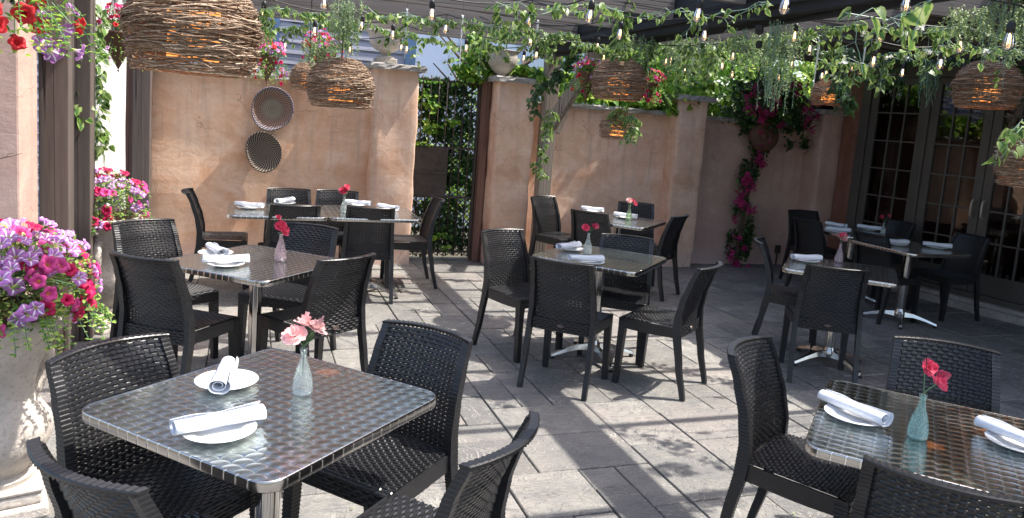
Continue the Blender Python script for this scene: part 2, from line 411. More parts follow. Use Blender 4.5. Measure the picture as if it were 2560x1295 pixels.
M['bask1']=basket_mat('red_blue_coil_basket',[(0,(.17,.14,.11)),(.35,(.20,.19,.14)),(.55,(.15,.075,.06)),(.75,(.20,.085,.06)),(.95,(.10,.10,.16))],44,52)
M['bask2']=basket_mat('black_cream_coil_basket',[(0,(.06,.04,.03)),(.5,(.05,.035,.03)),(1,(.06,.045,.04))],40,48)
def slate():
    n=NT('grey_slate_paving'); v=n.coord('Object')
    g=n.N('NewGeometry'); rnd=g.outputs['Random Per Island']
    cb=n.N('CombineXYZ'); n.L(n.M('MULTIPLY',rnd,37),cb.inputs[0]); n.L(n.M('MULTIPLY',rnd,91),cb.inputs[1]); n.L(n.M('MULTIPLY',rnd,13),cb.inputs[2])
    va=n.N('VectorMath'); va.operation='ADD'; n.L(v,va.inputs[0]); n.L(cb.outputs[0],va.inputs[1]); w_=va.outputs[0]
    mp=n.N('Mapping'); n.L(w_,mp.inputs[0]); mp.inputs['Scale'].default_value=(1,1.9,1); mp.inputs['Rotation'].default_value=(0,0,.5); w2=mp.outputs[0]
    h=n.noise(w2,3.0,7,.58,1.3)
    q=n.M('MULTIPLY',h,12); fr=n.M('FRACT',q); ter=n.M('ADD',n.M('FLOOR',q),n.ramp(fr,[(0,0),(.16,1),(1,1)]))
    col=n.ramp(rnd,[(0,(.11,.107,.103)),(.35,(.175,.168,.155)),(.7,(.225,.215,.195)),(.93,(.27,.255,.23)),(1,(.21,.165,.15))])
    col=n.mix(n.ramp(fr,[(0,1),(.14,.75),(.24,0)]),col,(.46,.44,.395))
    col=n.mix(n.ramp(fr,[(.74,0),(1,.75)]),col,(.10,.10,.102))
    col=n.mix(n.ramp(n.noise(w_,7,6,.75),[(.36,.65),(.58,0)]),col,(.12,.12,.125))
    col=n.mix(n.ramp(n.noise(w_,130,3,.6),[(.5,0),(.75,.4)]),col,(.42,.40,.37))
    col=n.mix(n.ramp(n.noise(v,1.3,4,.6),[(.5,0),(.75,.4)]),col,(.36,.29,.26))
    n.set(color=col,rough=.62,spec=.4)
    hh=n.M('ADD',n.M('MULTIPLY',ter,.16),n.M('MULTIPLY',n.noise(w_,70,4,.7),.10))
    n.set(normal=n.bump(hh,.9,.035)); return n.m
M['slate']=slate()
M['joint']=simple('dark_joint_sand',(.055,.050,.045),.95,bump=.5)
M['ground']=simple('earth',(.10,.09,.07),.95)

# ------------------------------------------------------------------ setting: ground and paving
mb=MB(); mb.quad((-80,-60,-.06),(90,-60,-.06),(90,120,-.06),(-80,120,-.06))
tag(mb.build('ground',M['ground']),kind='structure')
mb=MB(); mb.quad((-2.6,-1.5,-.012),(8.6,-1.5,-.012),(8.6,8.4,-.012),(-2.6,8.4,-.012))
tag(mb.build('joint_bed',M['joint']),kind='structure')
def paving():
    R=random.Random(11); U_=.1965; x0=1.34-20*U_; y0=2.70-21*U_; NX=57; NY=50
    occ=[[False]*NY for _ in range(NX)]; mb=MB()
    sizes=[(2,2),(2,2),(1,2),(2,1),(3,2),(2,3),(2,2),(3,2),(1,1)]
    for j in range(NY):
        for i in range(NX):
            if occ[i][j]: continue
            R.shuffle(sizes)
            for (a,b) in sizes+[(1,1)]:
                if i+a>NX or j+b>NY: continue
                if any(occ[i+p][j+q] for p in range(a) for q in range(b)): continue
                break
            for p in range(a):
                for q in range(b): occ[i+p][j+q]=True
            g=.0040; X0=x0+i*U_+g; X1=x0+(i+a)*U_-g; Y0=y0+j*U_+g; Y1=y0+(j+b)*U_-g
            z=R.uniform(-.004,.003); t=[R.uniform(-.001,.001) for _ in range(4)]
            e=.003; n=len(mb.v)
            jj=lambda:R.uniform(-.0012,.0012)
            c=[(X0,Y0),(X1,Y0),(X1,Y1),(X0,Y1)]
            for k,(x,y) in enumerate(c): mb.v.append((x+jj(),y+jj(),z+t[k]-.004))
            for k,(x,y) in enumerate([(X0+e,Y0+e),(X1-e,Y0+e),(X1-e,Y1-e),(X0+e,Y1-e)]): mb.v.append((x,y,z+t[k]))
            for k,(x,y) in enumerate(c): mb.v.append((x,y,-.03))
            mb.f.append((n+4,n+5,n+6,n+7)); mb.mi.append(0)
            for k in range(4):
                k2=(k+1)%4
                mb.f.append((n+k,n+k2,n+4+k2,n+4+k)); mb.f.append((n+8+k,n+8+k2,n+k2,n+k)); mb.mi+=[0,0]
    tag(mb.build('patio_paving',M['slate']),kind='structure')
paving()

# ------------------------------------------------------------------ walls, pillars, posts
def rough_slab(mb, x0,x1,y0,y1,z0,z1, seed, amp=.012, n=14):
    R=random.Random(seed)
    pts=[]
    for i in range(n+1): pts.append((x0+(x1-x0)*i/n, y0))
    m_=max(2,int(n*(y1-y0)/(x1-x0)))
    for i in range(1,m_+1): pts.append((x1, y0+(y1-y0)*i/m_))
    for i in range(1,n+1): pts.append((x1-(x1-x0)*i/n, y1))
    for i in range(1,m_): pts.append((x0, y1-(y1-y0)*i/m_))
    L=len(pts); b=len(mb.v); cx=(x0+x1)/2; cy=(y0+y1)/2
    def ring(z,a,inn):
        for (x,y) in pts:
            dx=R.uniform(-a,a); dy=R.uniform(-a,a)
            k=1-inn
            mb.v.append((cx+(x-cx)*k+dx, cy+(y-cy)*(1-inn*1.5)+dy, z+R.uniform(-a,a)*.3))
    ring(z0,amp*.3,.0); ring(z0+(z1-z0)*.35,amp,-.004); ring(z0+(z1-z0)*.75,amp,.0); ring(z1,amp*.5,.012)
    for r in range(3):
        for k in range(L):
            k2=(k+1)%L; mb.f.append((b+r*L+k,b+r*L+k2,b+(r+1)*L+k2,b+(r+1)*L+k)); mb.mi.append(0)
    mb.f.append(tuple(b+3*L+k for k in range(L))); mb.mi.append(0)
    mb.f.append(tuple(b+k for k in range(L))[::-1]); mb.mi.append(0)
def wall_run(x0,x1,ztop,matname,label,seed,y=8.10,th=.25):
    t=thing('garden_wall',label,'wall',((x0+x1)/2,y+th/2,0)); ox=(x0+x1)/2; oy=y+th/2
    def P(u,v):
        x=x0+(x1-x0)*u; z=(ztop)*v
        return (x-ox, y-oy+.006*math.sin(x*5.1+z*3)+.004*math.sin(z*9+x*2), z)
    mb=MB(); mb.grid(P,24,14); mb.box(x0-ox,x1-ox,y-oy+.02,th/2,0,ztop)
    mb.build('wall',M[matname],t,smooth=False)
    c=MB(); rough_slab(c,x0-ox-.0,x1-ox+.0,-th/2-.06,th/2+.05,ztop,ztop+.055,seed,.009,int((x1-x0)*9))
    c.build('coping',M['cap'],t); return t
wall_run(-1.07,1.20,1.89,'stucco_o','tall orange stucco wall with two round baskets, left of the iron gate',1)
wall_run(2.95,4.86,1.85,'stucco_p','tan stucco wall behind the middle tables, right of the leaning timber post',2)
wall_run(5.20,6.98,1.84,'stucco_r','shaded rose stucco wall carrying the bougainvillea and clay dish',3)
def pillar(x0,x1,y0,ztop,matname,label,seed,ext=.06,y1=8.42):
    cx=(x0+x1)/2; cy=(y0+y1)/2
    t=thing('wall_pillar',label,'pillar',(cx,cy,0))
    R=random.Random(seed); mb=MB(); nz=26; nx=8
    per=[(x0,y0)]
    def W(x,y,z): return (x-cx+.005*math.sin(z*7+y*9+seed)+.004*math.sin(z*17+seed), y-cy+.006*math.sin(x*13+z*5+seed), z)
    def ring_pts(z):
        e=.022; p=[]
        for i in range(nx+1): p.append((x0+e+(x1-x0-2*e)*i/nx,y0))
        p.append((x1-.007,y0+.007))
        for i in range(nx+1): p.append((x1,y0+e+(y1-y0-2*e)*i/nx))
        p.append((x1-.01,y1-.01)); p.append((x0+.01,y1-.01))
        for i in range(nx+1): p.append((x0,y1-e-(y1-y0-2*e)*i/nx))
        p.append((x0+.007,y0+.007))
        return [W(x,y,z) for x,y in p]
    L=len(ring_pts(0)); 
    for j in range(nz+1): mb.v+=ring_pts(ztop*j/nz)
    for j in range(nz):
        for k in range(L):
            k2=(k+1)%L; mb.f.append((j*L+k,j*L+k2,(j+1)*L+k2,(j+1)*L+k)); mb.mi.append(0)
    mb.build('shaft',M[matname],t,smooth=True)
    c=MB(); rough_slab(c,x0-cx-ext,x1-cx+ext,y0-cy-ext,y1-cy+ext,ztop-.002,ztop+.06,seed+20,.010,12)
    c.build('capstone',M['cap'],t); return t
pillar(1.19,1.66,7.90,2.085,'stucco_p','pink stucco pillar left of the iron gate, with a pale stone urn on top',1)
pillar(2.545,2.99,7.88,2.065,'stucco_p','pink stucco pillar right of the iron gate, its cap covered in vine leaves',2)
pillar(4.83,5.24,7.88,2.05,'stucco_p','stucco pillar between the tan wall and the shaded rose wall',3)
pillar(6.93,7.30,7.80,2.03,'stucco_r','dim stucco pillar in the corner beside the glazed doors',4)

# left side: pink pier, timber posts, curtain
t=thing('stucco_pier','pink stucco pier with a sunlit cream side at the left edge of the terrace','pier',(-1.56,4.76,0))
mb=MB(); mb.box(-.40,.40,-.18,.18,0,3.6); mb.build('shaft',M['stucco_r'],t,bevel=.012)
t=thing('timber_post','front grey timber post with a knee bracket beside the pink pier','post',(-1.094,5.075,0))
mb=MB(); mb.box(-.077,.077,-.075,.075,0,3.3); mb.build('shaft',M['post'],t,bevel=.006)
mb=MB(); mb.v+= [(-.125,-.079,2.12),(-.030,-.079,1.86),(.0,-.079,1.86),(.072,-.079,1.86),(.072,-.079,2.62),(-.20,-.079,2.62)]
mb.v+=[(x,-.155,z) for x,_,z in mb.v]
mb.f+=[(0,1,2,3,4,5),(11,10,9,8,7,6)]+[(k,(k+1)%6,6+(k+1)%6,6+k) for k in range(6)]; mb.mi+=[0]*8
mb.build('bracket',M['post'],t,bevel=.005)
t=thing('timber_post','second grey timber post standing behind the front post, in front of the white curtain','post',(-1.046,5.44,0))
mb=MB(); mb.box(-.077,.077,-.075,.075,0,3.3); mb.build('shaft',M['post'],t,bevel=.006)
t=thing('timber_post','cracked grey timber post fixed to the left end of the orange wall','post',(-1.0,7.96,0))
mb=MB(); mb.box(-.078,.078,-.075,.075,0,2.9); mb.build('shaft',M['post'],t,bevel=.006)
mb=MB(); mb.box(-.16,-.082,.0,.05,0,2.9); mb.build('board',M['redwood'],t,bevel=.004)
def curtain():
    t=thing('curtain','white outdoor curtain hanging in folds between the grey posts','curtain',(-1.13,6.8,0))
    mb=MB()
    def P(u,v):
        y=-.72+1.5*u; a=.035+.012*math.sin(u*9); return (a*math.sin(u*52+.5*math.sin(v*4))+.012*math.sin(u*23+v*3)+.02*(1-v), y, .05+2.75*v)
    mb.grid(P,150,16); mb.build('cloth',M['curtain'],t,smooth=True,solid=.003)
    mb=MB(); mb.tube([(0,-.8,2.82),(0,.85,2.82)],.012,8); mb.build('rod',M['iron'],t)
curtain()
t=thing('timber_post','weathered timber post wound with ivy between pillar and tan wall','post',(3.115,7.86,0))
mb=MB(); mb.box(-.05,.10,-.075,.075,0,2.46); mb.build('shaft',M['post_l'],t,bevel=.006)
mb=MB(); mb.bar((.03,-.06,1.62),(.34,-.50,2.46),.10,.13); mb.build('brace',M['post_l'],t,bevel=.006)
mb=MB(); mb.bar((.125,.0,1.55),(.46,-.03,2.46),.06,.15,up=(0,1,0)); mb.build('brace',M['post_l'],t,bevel=.006)

# pergola: charcoal beam and cross rafters
t=thing('pergola_beam','long charcoal main beam of the pergola running from timber post to front','beam',(3.10,4,2.42))
mb=MB(); mb.box(-.035,.035,-4.6,4.25,0,.34); mb.build('board',M['beam'],t,bevel=.004)
mb=MB(); mb.box(-.066,-.039,-4.6,4.25,.06,.30); mb.box(.04,.075,-4.6,4.25,-.035,.05); mb.build('ledger',M['beam'],t,bevel=.003)
t=thing('pergola_beam','side beam of the pergola resting on the left timber posts','beam',(-1.05,4,2.55))
mb=MB(); mb.box(-.04,.04,-4.4,4.3,0,.28); mb.build('board',M['post'],t,bevel=.004)
RY=[8.30,7.42,6.98,6.07,5.17,4.27,3.37,2.47,1.57,.67,-.23]
names=['rafter over the orange wall, farthest back','second rafter from the back wall','third rafter from the back wall','fourth rafter from the back wall',
 'fifth rafter from the back wall','sixth rafter from the back wall','seventh rafter from the back wall','eighth rafter from the back wall','ninth rafter from the back wall','tenth rafter from the back wall','nearest rafter, over the viewer']
for k,y in enumerate(RY):
    t=thing('pergola_rafter','grey timber '+names[k]+', left of the charcoal beam','rafter',(1.0,y,2.52),0,'pergola rafters left of the beam')
    e=2.022
    mb=MB(); mb.box(-2.2,e,-.022,.022,0,.19 if k else .26); mb.build('board',M['rafter'],t,bevel=.003)
for k,y in enumerate([7.3,6.5,5.7,4.9,4.1,3.3,2.5,1.7]):
    t=thing('pergola_rafter','grey timber rafter number '+['one','two','three','four','five','six','seven','eight'][k]+' from the back, between charcoal beam and doors','rafter',(5.3,y,2.60),0,'pergola rafters on the door side')
    mb=MB(); mb.box(-2.12,2.05,-.022,.022,0,.19); mb.build('board',M['rafter'],t,bevel=.003)

t=thing('porch_roof','dark solid porch ceiling between pergola and restaurant doors','roof',(6.42,3.5,2.82))  # brown ceiling, added and extended to keep sky light off the door side
mb=MB()
for i in range(17): mb.box(-1.35+.157*i,-1.35+.157*i+.152,-5.2,4.75,0,.03)
mb.build('ceiling_boards',M['iron'],t)
mb=MB(); mb.box(-1.42,-1.353,-5.2,4.75,-.02,.16); mb.build('fascia',M['beam'],t)
# gate with lattice
def gate():
    t=thing('iron_gate','brown iron garden gate with lock plate, overgrown with ivy, between pink pillars','gate',(2.06,8.2,0))
    fr=MB(); x0,x1=-.385,.36
    for z in (.10,.73,1.29,2.03): fr.box(x0,x1,-.012,.012,z-.012,z+.012)
    fr.box(x0-.005,x0+.022,-.018,.018,.04,2.08); fr.box(x1-.022,x1+.005,-.018,.018,.04,2.08)
    fr.build('frame',M['iron'],t)
    for i in range(7):
        x=x0+.095*(i+1)-.01; b=MB(); b.tube([(x,-.004,.05),(x,-.004,2.08)],.008,6); b.build('bar',M['iron'],t,smooth=True)
    p=MB(); p.box(x0+.02,.03,-.034,-.016,.74,1.28); pl=p.build('lock_plate',M['iron'],t,bevel=.003)
    h=MB(); h.box(x0+.02,.03,-.050,-.037,1.0,1.018); h.tube([(-.12,-.06,1.005),(-.05,-.075,1.0),(0.0,-.07,1.01)],.007,6); h.build('latch',M['iron'],pl)
    for s_,yy in ((1,.075),(-1,.085)):
        l=MB()
        for k in range(-34,36):
            xa=x0+.062*k; 
            pts=[]
            za=.04; zb=2.06
            xs=xa; xe=xa+s_*(zb-za)
            # clip to the frame width
            lo,hi=x0,x1
            a=Vector((xs,yy,za)); b_=Vector((xe,yy,zb)); d=b_-a
            t0=0; t1=1
            for bound,sg in ((lo,1),(hi,-1)):
                va=(a.x-bound)*sg; vb=(b_.x-bound)*sg
                if va<0 and vb<0: t1=-1
                elif va<0: t0=max(t0,va/(va-vb))
                elif vb<0: t1=min(t1,va/(va-vb))
            if t1-t0>.01: l.bar(tuple(a+d*t0),tuple(a+d*t1),.007,.020,up=(0,1,0))
        l.build('lattice',M['iron'],t)
    return t
gate()
t=thing('gate_post','narrow dark brown wooden gate post left of the right gate pillar','post',(2.485,8.19,0))
mb=MB(); mb.box(-.045,.045,-.06,.12,0,2.09); mb.build('shaft',M['redwood'],t,bevel=.005)

# buildings beyond
t=thing('clapboard_house','blue-grey clapboard house beyond the orange wall','house',(0,10.2,0))
mb=MB()
for i in range(34):
    z=.4+i*.135; mb.v+=[(-5,-.012,z),(2.03,-.012,z),(2.03,.010,z+.135),(-5,.010,z+.135)]; n=len(mb.v); mb.f.append((n-4,n-3,n-2,n-1)); mb.mi.append(0)
    mb.quad((-5,.010,z),(2.03,.010,z),(2.03,-.012,z),(-5,-.012,z))
mb.box(-5,2.03,.012,3,0,5); mb.build('siding',M['siding'],t)
mb=MB(); mb.box(1.92,2.06,-.04,-.014,0,5); mb.box(.22,.29,-.03,-.014,0,5); mb.build('corner_board',M['bluetrim'],t)
t=thing('metal_shed','pale blue metal panelled building beyond the gate','building',(4.6,10.6,0))
mb=MB(); mb.box(-2.5,2.4,0,3,0,4.6); mb.build('wall',M['bluepanel'],t)
mb=MB()
for x in (-1.7,-.82,.06,.94,1.82): mb.box(x-.012,x+.012,-.022,-.003,0,4.6)
mb.build('seam',M['bluepanel'],t)
mb=MB()
R=random.Random(3)
for i in range(60):
    x=-2.3+R.random()*4.5; z=1.8+R.random()*1.6; mb.box(x,x+.012,-.014,-.003,z,z+.012)
mb.build('bolts',M['iron'],t)

# ------------------------------------------------------------------ restaurant building with glazed doors
DA=math.atan2(-.10835,.99411)*1.0
B0=Vector((7.36,6.165,0))
# local frame: +x runs from the far corner towards the camera, +y points into the room, z up
bt=thing('restaurant_building','dark taupe restaurant front with reddish stucco above the glazed doors','building',(B0.x,B0.y,0),math.atan2(-.99411,.10835))
BR=bt.rotation_euler[2]
# local +y for this rotation is to the left of direction (towards +X world)
mb=MB()
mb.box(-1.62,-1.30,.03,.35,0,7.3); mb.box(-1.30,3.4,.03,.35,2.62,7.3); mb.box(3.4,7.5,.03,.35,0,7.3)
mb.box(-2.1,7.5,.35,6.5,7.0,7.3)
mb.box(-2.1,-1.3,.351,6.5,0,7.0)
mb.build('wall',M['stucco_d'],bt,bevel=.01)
mb=MB(); mb.box(-1.8,7.5,-.16,.03,-.02,.075); mb.box(-1.7,7.5,-.11,.031,.075,.12); mb.build('stone_step',M['kerb'],bt,bevel=.008)
mb=MB(); mb.box(-1.3,3.16,-.03,.08,.12,.18); mb.box(-1.3,3.16,-.02,.10,2.50,2.64); mb.box(-1.32,3.16,-.035,.06,2.64,2.68)
mb.box(-1.34,-1.215,-.02,.10,.18,2.50); mb.box(-.445,-.405,-.025,.09,.18,2.50)
mb.build('door_frame',M['door'],bt,bevel=.004)
def leaf_door(x0,x1,hand):
    st=.095; d=MB(); zb=.185; zt=2.495; g0=.40; g1=2.42
    d.box(x0,x0+st,.0,.045,zb,zt); d.box(x1-st,x1,.0,.045,zb,zt)
    d.box(x0+st,x1-st,.001,.044,zb,g0); d.box(x0+st,x1-st,.001,.044,g1,zt)
    gx0=x0+st; gx1=x1-st
    for i in (1,2):
        x=gx0+(gx1-gx0)*i/3; d.box(x-.009,x+.009,.004,.040,g0,g1)
    for j in range(1,6):
        z=g0+(g1-g0)*j/6; d.box(gx0,gx1,.006,.038,z-.009,z+.009)
    o=d.build('door',M['door'],bt,bevel=.002)
    g=MB(); g.quad((gx0,.022,g0),(gx1,.022,g0),(gx1,.022,g1),(gx0,.022,g1)); g.build('glass',M['glass_door'],o)
    if hand is not None:
        h=MB(); x=hand; h.tube([(x,.0,.99),(x,-.035,.985),(x,-.055,1.01),(x,-.06,1.08),(x,-.055,1.15),(x,-.035,1.175),(x,.0,1.17)],.011,8)
        h.build('handle',M['handle'],o,smooth=True)
leaf_door(-1.205,-.452,None); leaf_door(-.40,.315,.262); leaf_door(.325,1.04,.378); leaf_door(1.09,1.80,None); leaf_door(1.81,2.52,None)
# room behind the doors
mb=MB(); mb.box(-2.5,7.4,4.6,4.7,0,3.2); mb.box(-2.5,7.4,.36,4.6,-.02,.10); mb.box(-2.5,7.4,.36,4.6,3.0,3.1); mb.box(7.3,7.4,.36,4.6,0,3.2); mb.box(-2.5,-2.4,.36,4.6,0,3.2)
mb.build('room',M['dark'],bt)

# ------------------------------------------------------------------ chairs
def weave(mb, P, nrow, nb, t, fill=.80, back=0, hi=.70):
    """rows of over-under strands on a surface; P(u,v)->(point, normal)"""
    prof=[(.0,0),(.10,1),(hi-.10,1),(hi,0)]
    us=[]
    for b in range(-1,nb+1):
        for off,hh in prof: us.append((b+off,hh))
    for j in range(nrow):
        v0=(j+.5-fill/2)/nrow; v1=(j+.5+fill/2)/nrow; vm0=v0+(v1-v0)*.22; vm1=v1-(v1-v0)*.22
        sh=.5 if j%2 else 0
        row=[(min(1,max(0,(a+sh)/nb)),hh) for a,hh in us]
        row=[r for i,r in enumerate(row) if (0<r[0]<1) or (r[0]==0 and i+1<len(row) and row[i+1][0]>0) or (r[0]==1 and row[i-1][0]<1)]
        base=len(mb.v); k=8 if back else 4
        for u,hh in row:
            tt=t*(.30+.70*hh)
            for v,m_ in ((v0,.0),(vm0,tt),(vm1,tt),(v1,.0)):
                p,n=P(u,v); mb.v.append((p[0]+n[0]*m_,p[1]+n[1]*m_,p[2]+n[2]*m_))
            if back:
                tb=back*(1.0-.70*hh*.6)
                for v,m_ in ((v1,-.0008),(vm1,-tb),(vm0,-tb),(v0,-.0008)):
                    p,n=P(u,v); mb.v.append((p[0]+n[0]*m_,p[1]+n[1]*m_,p[2]+n[2]*m_))
        for i in range(len(row)-1):
            a=base+i*k; c=a+k
            for q in range(3 if not back else 7):
                mb.f.append((a+q,c+q,c+q+1,a+q+1)); mb.mi.append(0)
            if back: mb.f.append((a+k-1,c+k-1,c,a)); mb.mi.append(0)
def chair_rail(z):   # y of the rear stile centre at height z
    pts=[(0,-.290),(.20,-.244),(.42,-.207),(.51,-.206),(.62,-.225),(.735,-.262),(.84,-.305)]
    for (a,ya),(b,yb) in zip(pts,pts[1:]):
        if z<=b:
            k=(z-a)/(b-a); k=k*k*(3-2*k)*.35+k*.65; return ya+(yb-ya)*k
    return pts[-1][1]
def stile_x(z): return .212-.006*z/.42 if z<.42 else .206-.021*(z-.42)/.42
def make_chair():
    t=thing('dining_chair','black woven resin chair','chair')
    W=M['wicker']
    for sgn in (-1,1):     # rear legs run up into the back stiles
        mb=MB(); n=0; rings=[]
        nz=62
        for i in range(nz+1):
            z=.832*i/nz; dp=.031+.019*z/.42 if z<.42 else .050-.022*(z-.42)/.42
            for zz,sc in ((z,1.0),(z+.0055,1.0),(z+.0075,.955),(z+.0120,.955)):
                if zz>.836: break
                rings.append((zz,dp*sc,.031*sc))
        for zz,dp,wx in rings:
            y=chair_rail(zz); x=sgn*stile_x(zz)
            for a,b in ((-1,-1),(1,-1),(1,1),(-1,1)): mb.v.append((x+a*wx/2,y+b*dp/2,zz))
        L=len(rings)
        for i in range(L-1):
            for k in range(4):
                k2=(k+1)%4; mb.f.append((i*4+k,i*4+k2,(i+1)*4+k2,(i+1)*4+k)); mb.mi.append(0)
        mb.f.append((3,2,1,0)); mb.f.append(((L-1)*4,(L-1)*4+1,(L-1)*4+2,(L-1)*4+3)); mb.mi+=[0,0]
        mb.build('leg',W,t)
    for sgn in (-1,1):
        mb=MB(); L=0
        for i in range(30):
            z=.425*i/29; wx=.036+.012*z/.425
            for zz,sc in ((z,1.0),(z+.004,1.0),(z+.006,.94),(z+.0105,.94)):
                if zz>.43: break
                x=sgn*(.205+.006*(1-zz/.42)); y=.155+.016*(1-zz/.42)
                for a,b in ((-1,-1),(1,-1),(1,1),(-1,1)): mb.v.append((x+a*wx*sc/2,y+b*wx*sc/2,zz))
                L+=1
        for i in range(L-1):
            for k in range(4):
                k2=(k+1)%4; mb.f.append((i*4+k,i*4+k2,(i+1)*4+k2,(i+1)*4+k)); mb.mi.append(0)
        mb.f.append((3,2,1,0)); mb.mi.append(0); mb.build('leg',W,t)
    # seat
    def SP(u,v):
        hw=.200+.024*v; x=(u*2-1)*hw; y=-.205+.388*v
        dish=.016*(1-(u*2-1)**2)*math.sin(PI*min(1,v*1.05))
        z=.447-dish-.016*max(0,(v-.90)/.10)**2
        return (x,y,z),(0,0,1)
    mb=MB(); weave(mb,SP,26,10,.0042,.84)
    mb.grid(lambda u,v:[SP(u,v)[0][0],SP(u,v)[0][1],SP(u,v)[0][2]-.0006],10,12)
    mb.build('seat',W,t)
    mb=MB(); z1=.442; z0=.378
    def front(u,v): return ((.224*(u*2-1),.180,z0+(z1-z0)*v),(0,1,0))
    def side(s_): return lambda u,v: ((s_*(.204+.020*u),-.20+.380*u,z0+(z1-z0)*v-.008*math.sin(PI*u)*(1-v)),(s_,0,0))
    weave(mb,front,5,9,.0035,.86); weave(mb,side(1),5,9,.0035,.86); weave(mb,side(-1),5,9,.0035,.86)
    mb.box(-.222,.222,.148,.1795,z0,z1); mb.bar((-.204,-.2,.41),(-.2225,.178,.41),.012,.064); mb.bar((.204,-.2,.41),(.2225,.178,.41),.012,.064)
    mb.build('seat_apron',M['wicker'],t)
    # woven back
    def BP(u,v):
        s_=u*2-1; z=.44+.388*v; hw=stile_x(z)+.0135; bow=.056*(1-s_*s_)
        x=s_*hw; y=chair_rail(z)+.017-.006*abs(s_)**8-bow*(.45+.55*v)
        sl=(chair_rail(z+.01)-chair_rail(z-.01))/.02
        n=Vector((-2*s_*.056/hw*.8,1,-sl)).normalized()
        return (x,y,z),n
    mb=MB(); weave(mb,BP,27,10,.0056,.915,back=.0045)
    for i in range(18):
        uc=(i+.5)/18; w_=.70/18
        b=len(mb.v)
        for j in range(21):
            for du in (-w_/2,w_/2):
                p,n=BP(uc+du,j/20); mb.v.append(p)
        for j in range(20):
            mb.f.append((b+2*j,b+2*j+1,b+2*j+3,b+2*j+2)); mb.mi.append(0)
    bk=mb.build('backrest',W,t)
    # lower back panel with small oval badge
    def LP(u,v):
        s_=u*2-1; z=.372+.074*v; hw=.205; return ((s_*hw,-.213-.010*(1-s_*s_),z),(0,-1,0))
    mb=MB(); weave(mb,lambda u,v:LP(1-u,v),5,9,.004,.88); mb.grid(lambda u,v:(LP(u,v)[0][0],LP(u,v)[0][1]+.003,LP(u,v)[0][2]),12,2)
    mb.build('back_apron',W,t)
    mb=MB(); n=20
    for r,yy in ((1,-.229),(.85,-.2335),(.75,-.2325)):
        for k in range(n):
            a=2*PI*k/n; mb.v.append((.024*r*math.cos(a),yy,.415+.0125*r*math.sin(a)))
    for q in range(2):
        for k in range(n):
            k2=(k+1)%n; mb.f.append((q*n+k,q*n+k2,(q+1)*n+k2,(q+1)*n+k)); mb.mi.append(0)
    mb.f.append(tuple(2*n+k for k in range(n))); mb.mi.append(0); mb.build('badge',M['badge'],t)
    # top rail follows the bow
    mb=MB(); pts=[]
    N_=46; b=len(mb.v)
    for i in range(N_+1):
        s_=-1+2*i/N_; x=s_*.201; bow=.056*(1-s_*s_); y=chair_rail(.835)-bow+.004; z=.8365+.003*(1-s_*s_)
        for dy,dz in ((-.014,-.013),(.014,-.013),(.0165,.001),(.013,.0055),(-.013,.0055),(-.0165,.001)): mb.v.append((x,y+dy*(1 if i%2 else .93),z+dz*(1 if i%2 else .45)))
    for i in range(N_):
        for k in range(6):
            k2=(k+1)%6; mb.f.append((b+i*6+k,b+i*6+k2,b+(i+1)*6+k2,b+(i+1)*6+k)); mb.mi.append(0)
    mb.f.append(tuple(b+k for k in range(6))); mb.f.append(tuple(b+N_*6+k for k in range(6))[::-1]); mb.mi+=[0,0]
    mb.build('top_rail',W,t,smooth=True,auto=35)
    return t
chair0=make_chair()
def place_chair(mx,my,ang,label,first=[True]):
    """mx,my: middle of the top of the back; ang: facing direction in degrees"""
    a=math.radians(ang); fx,fy=math.cos(a),math.sin(a)
    o=chair0 if first[0] else copy_tree(chair0); first[0]=False
    o.location=(mx+fx*.305,my+fy*.305,0); o.rotation_euler=(0,0,a-PI/2)
    o['label']=label; o['group']='black woven dining chairs around the tables'
    return o
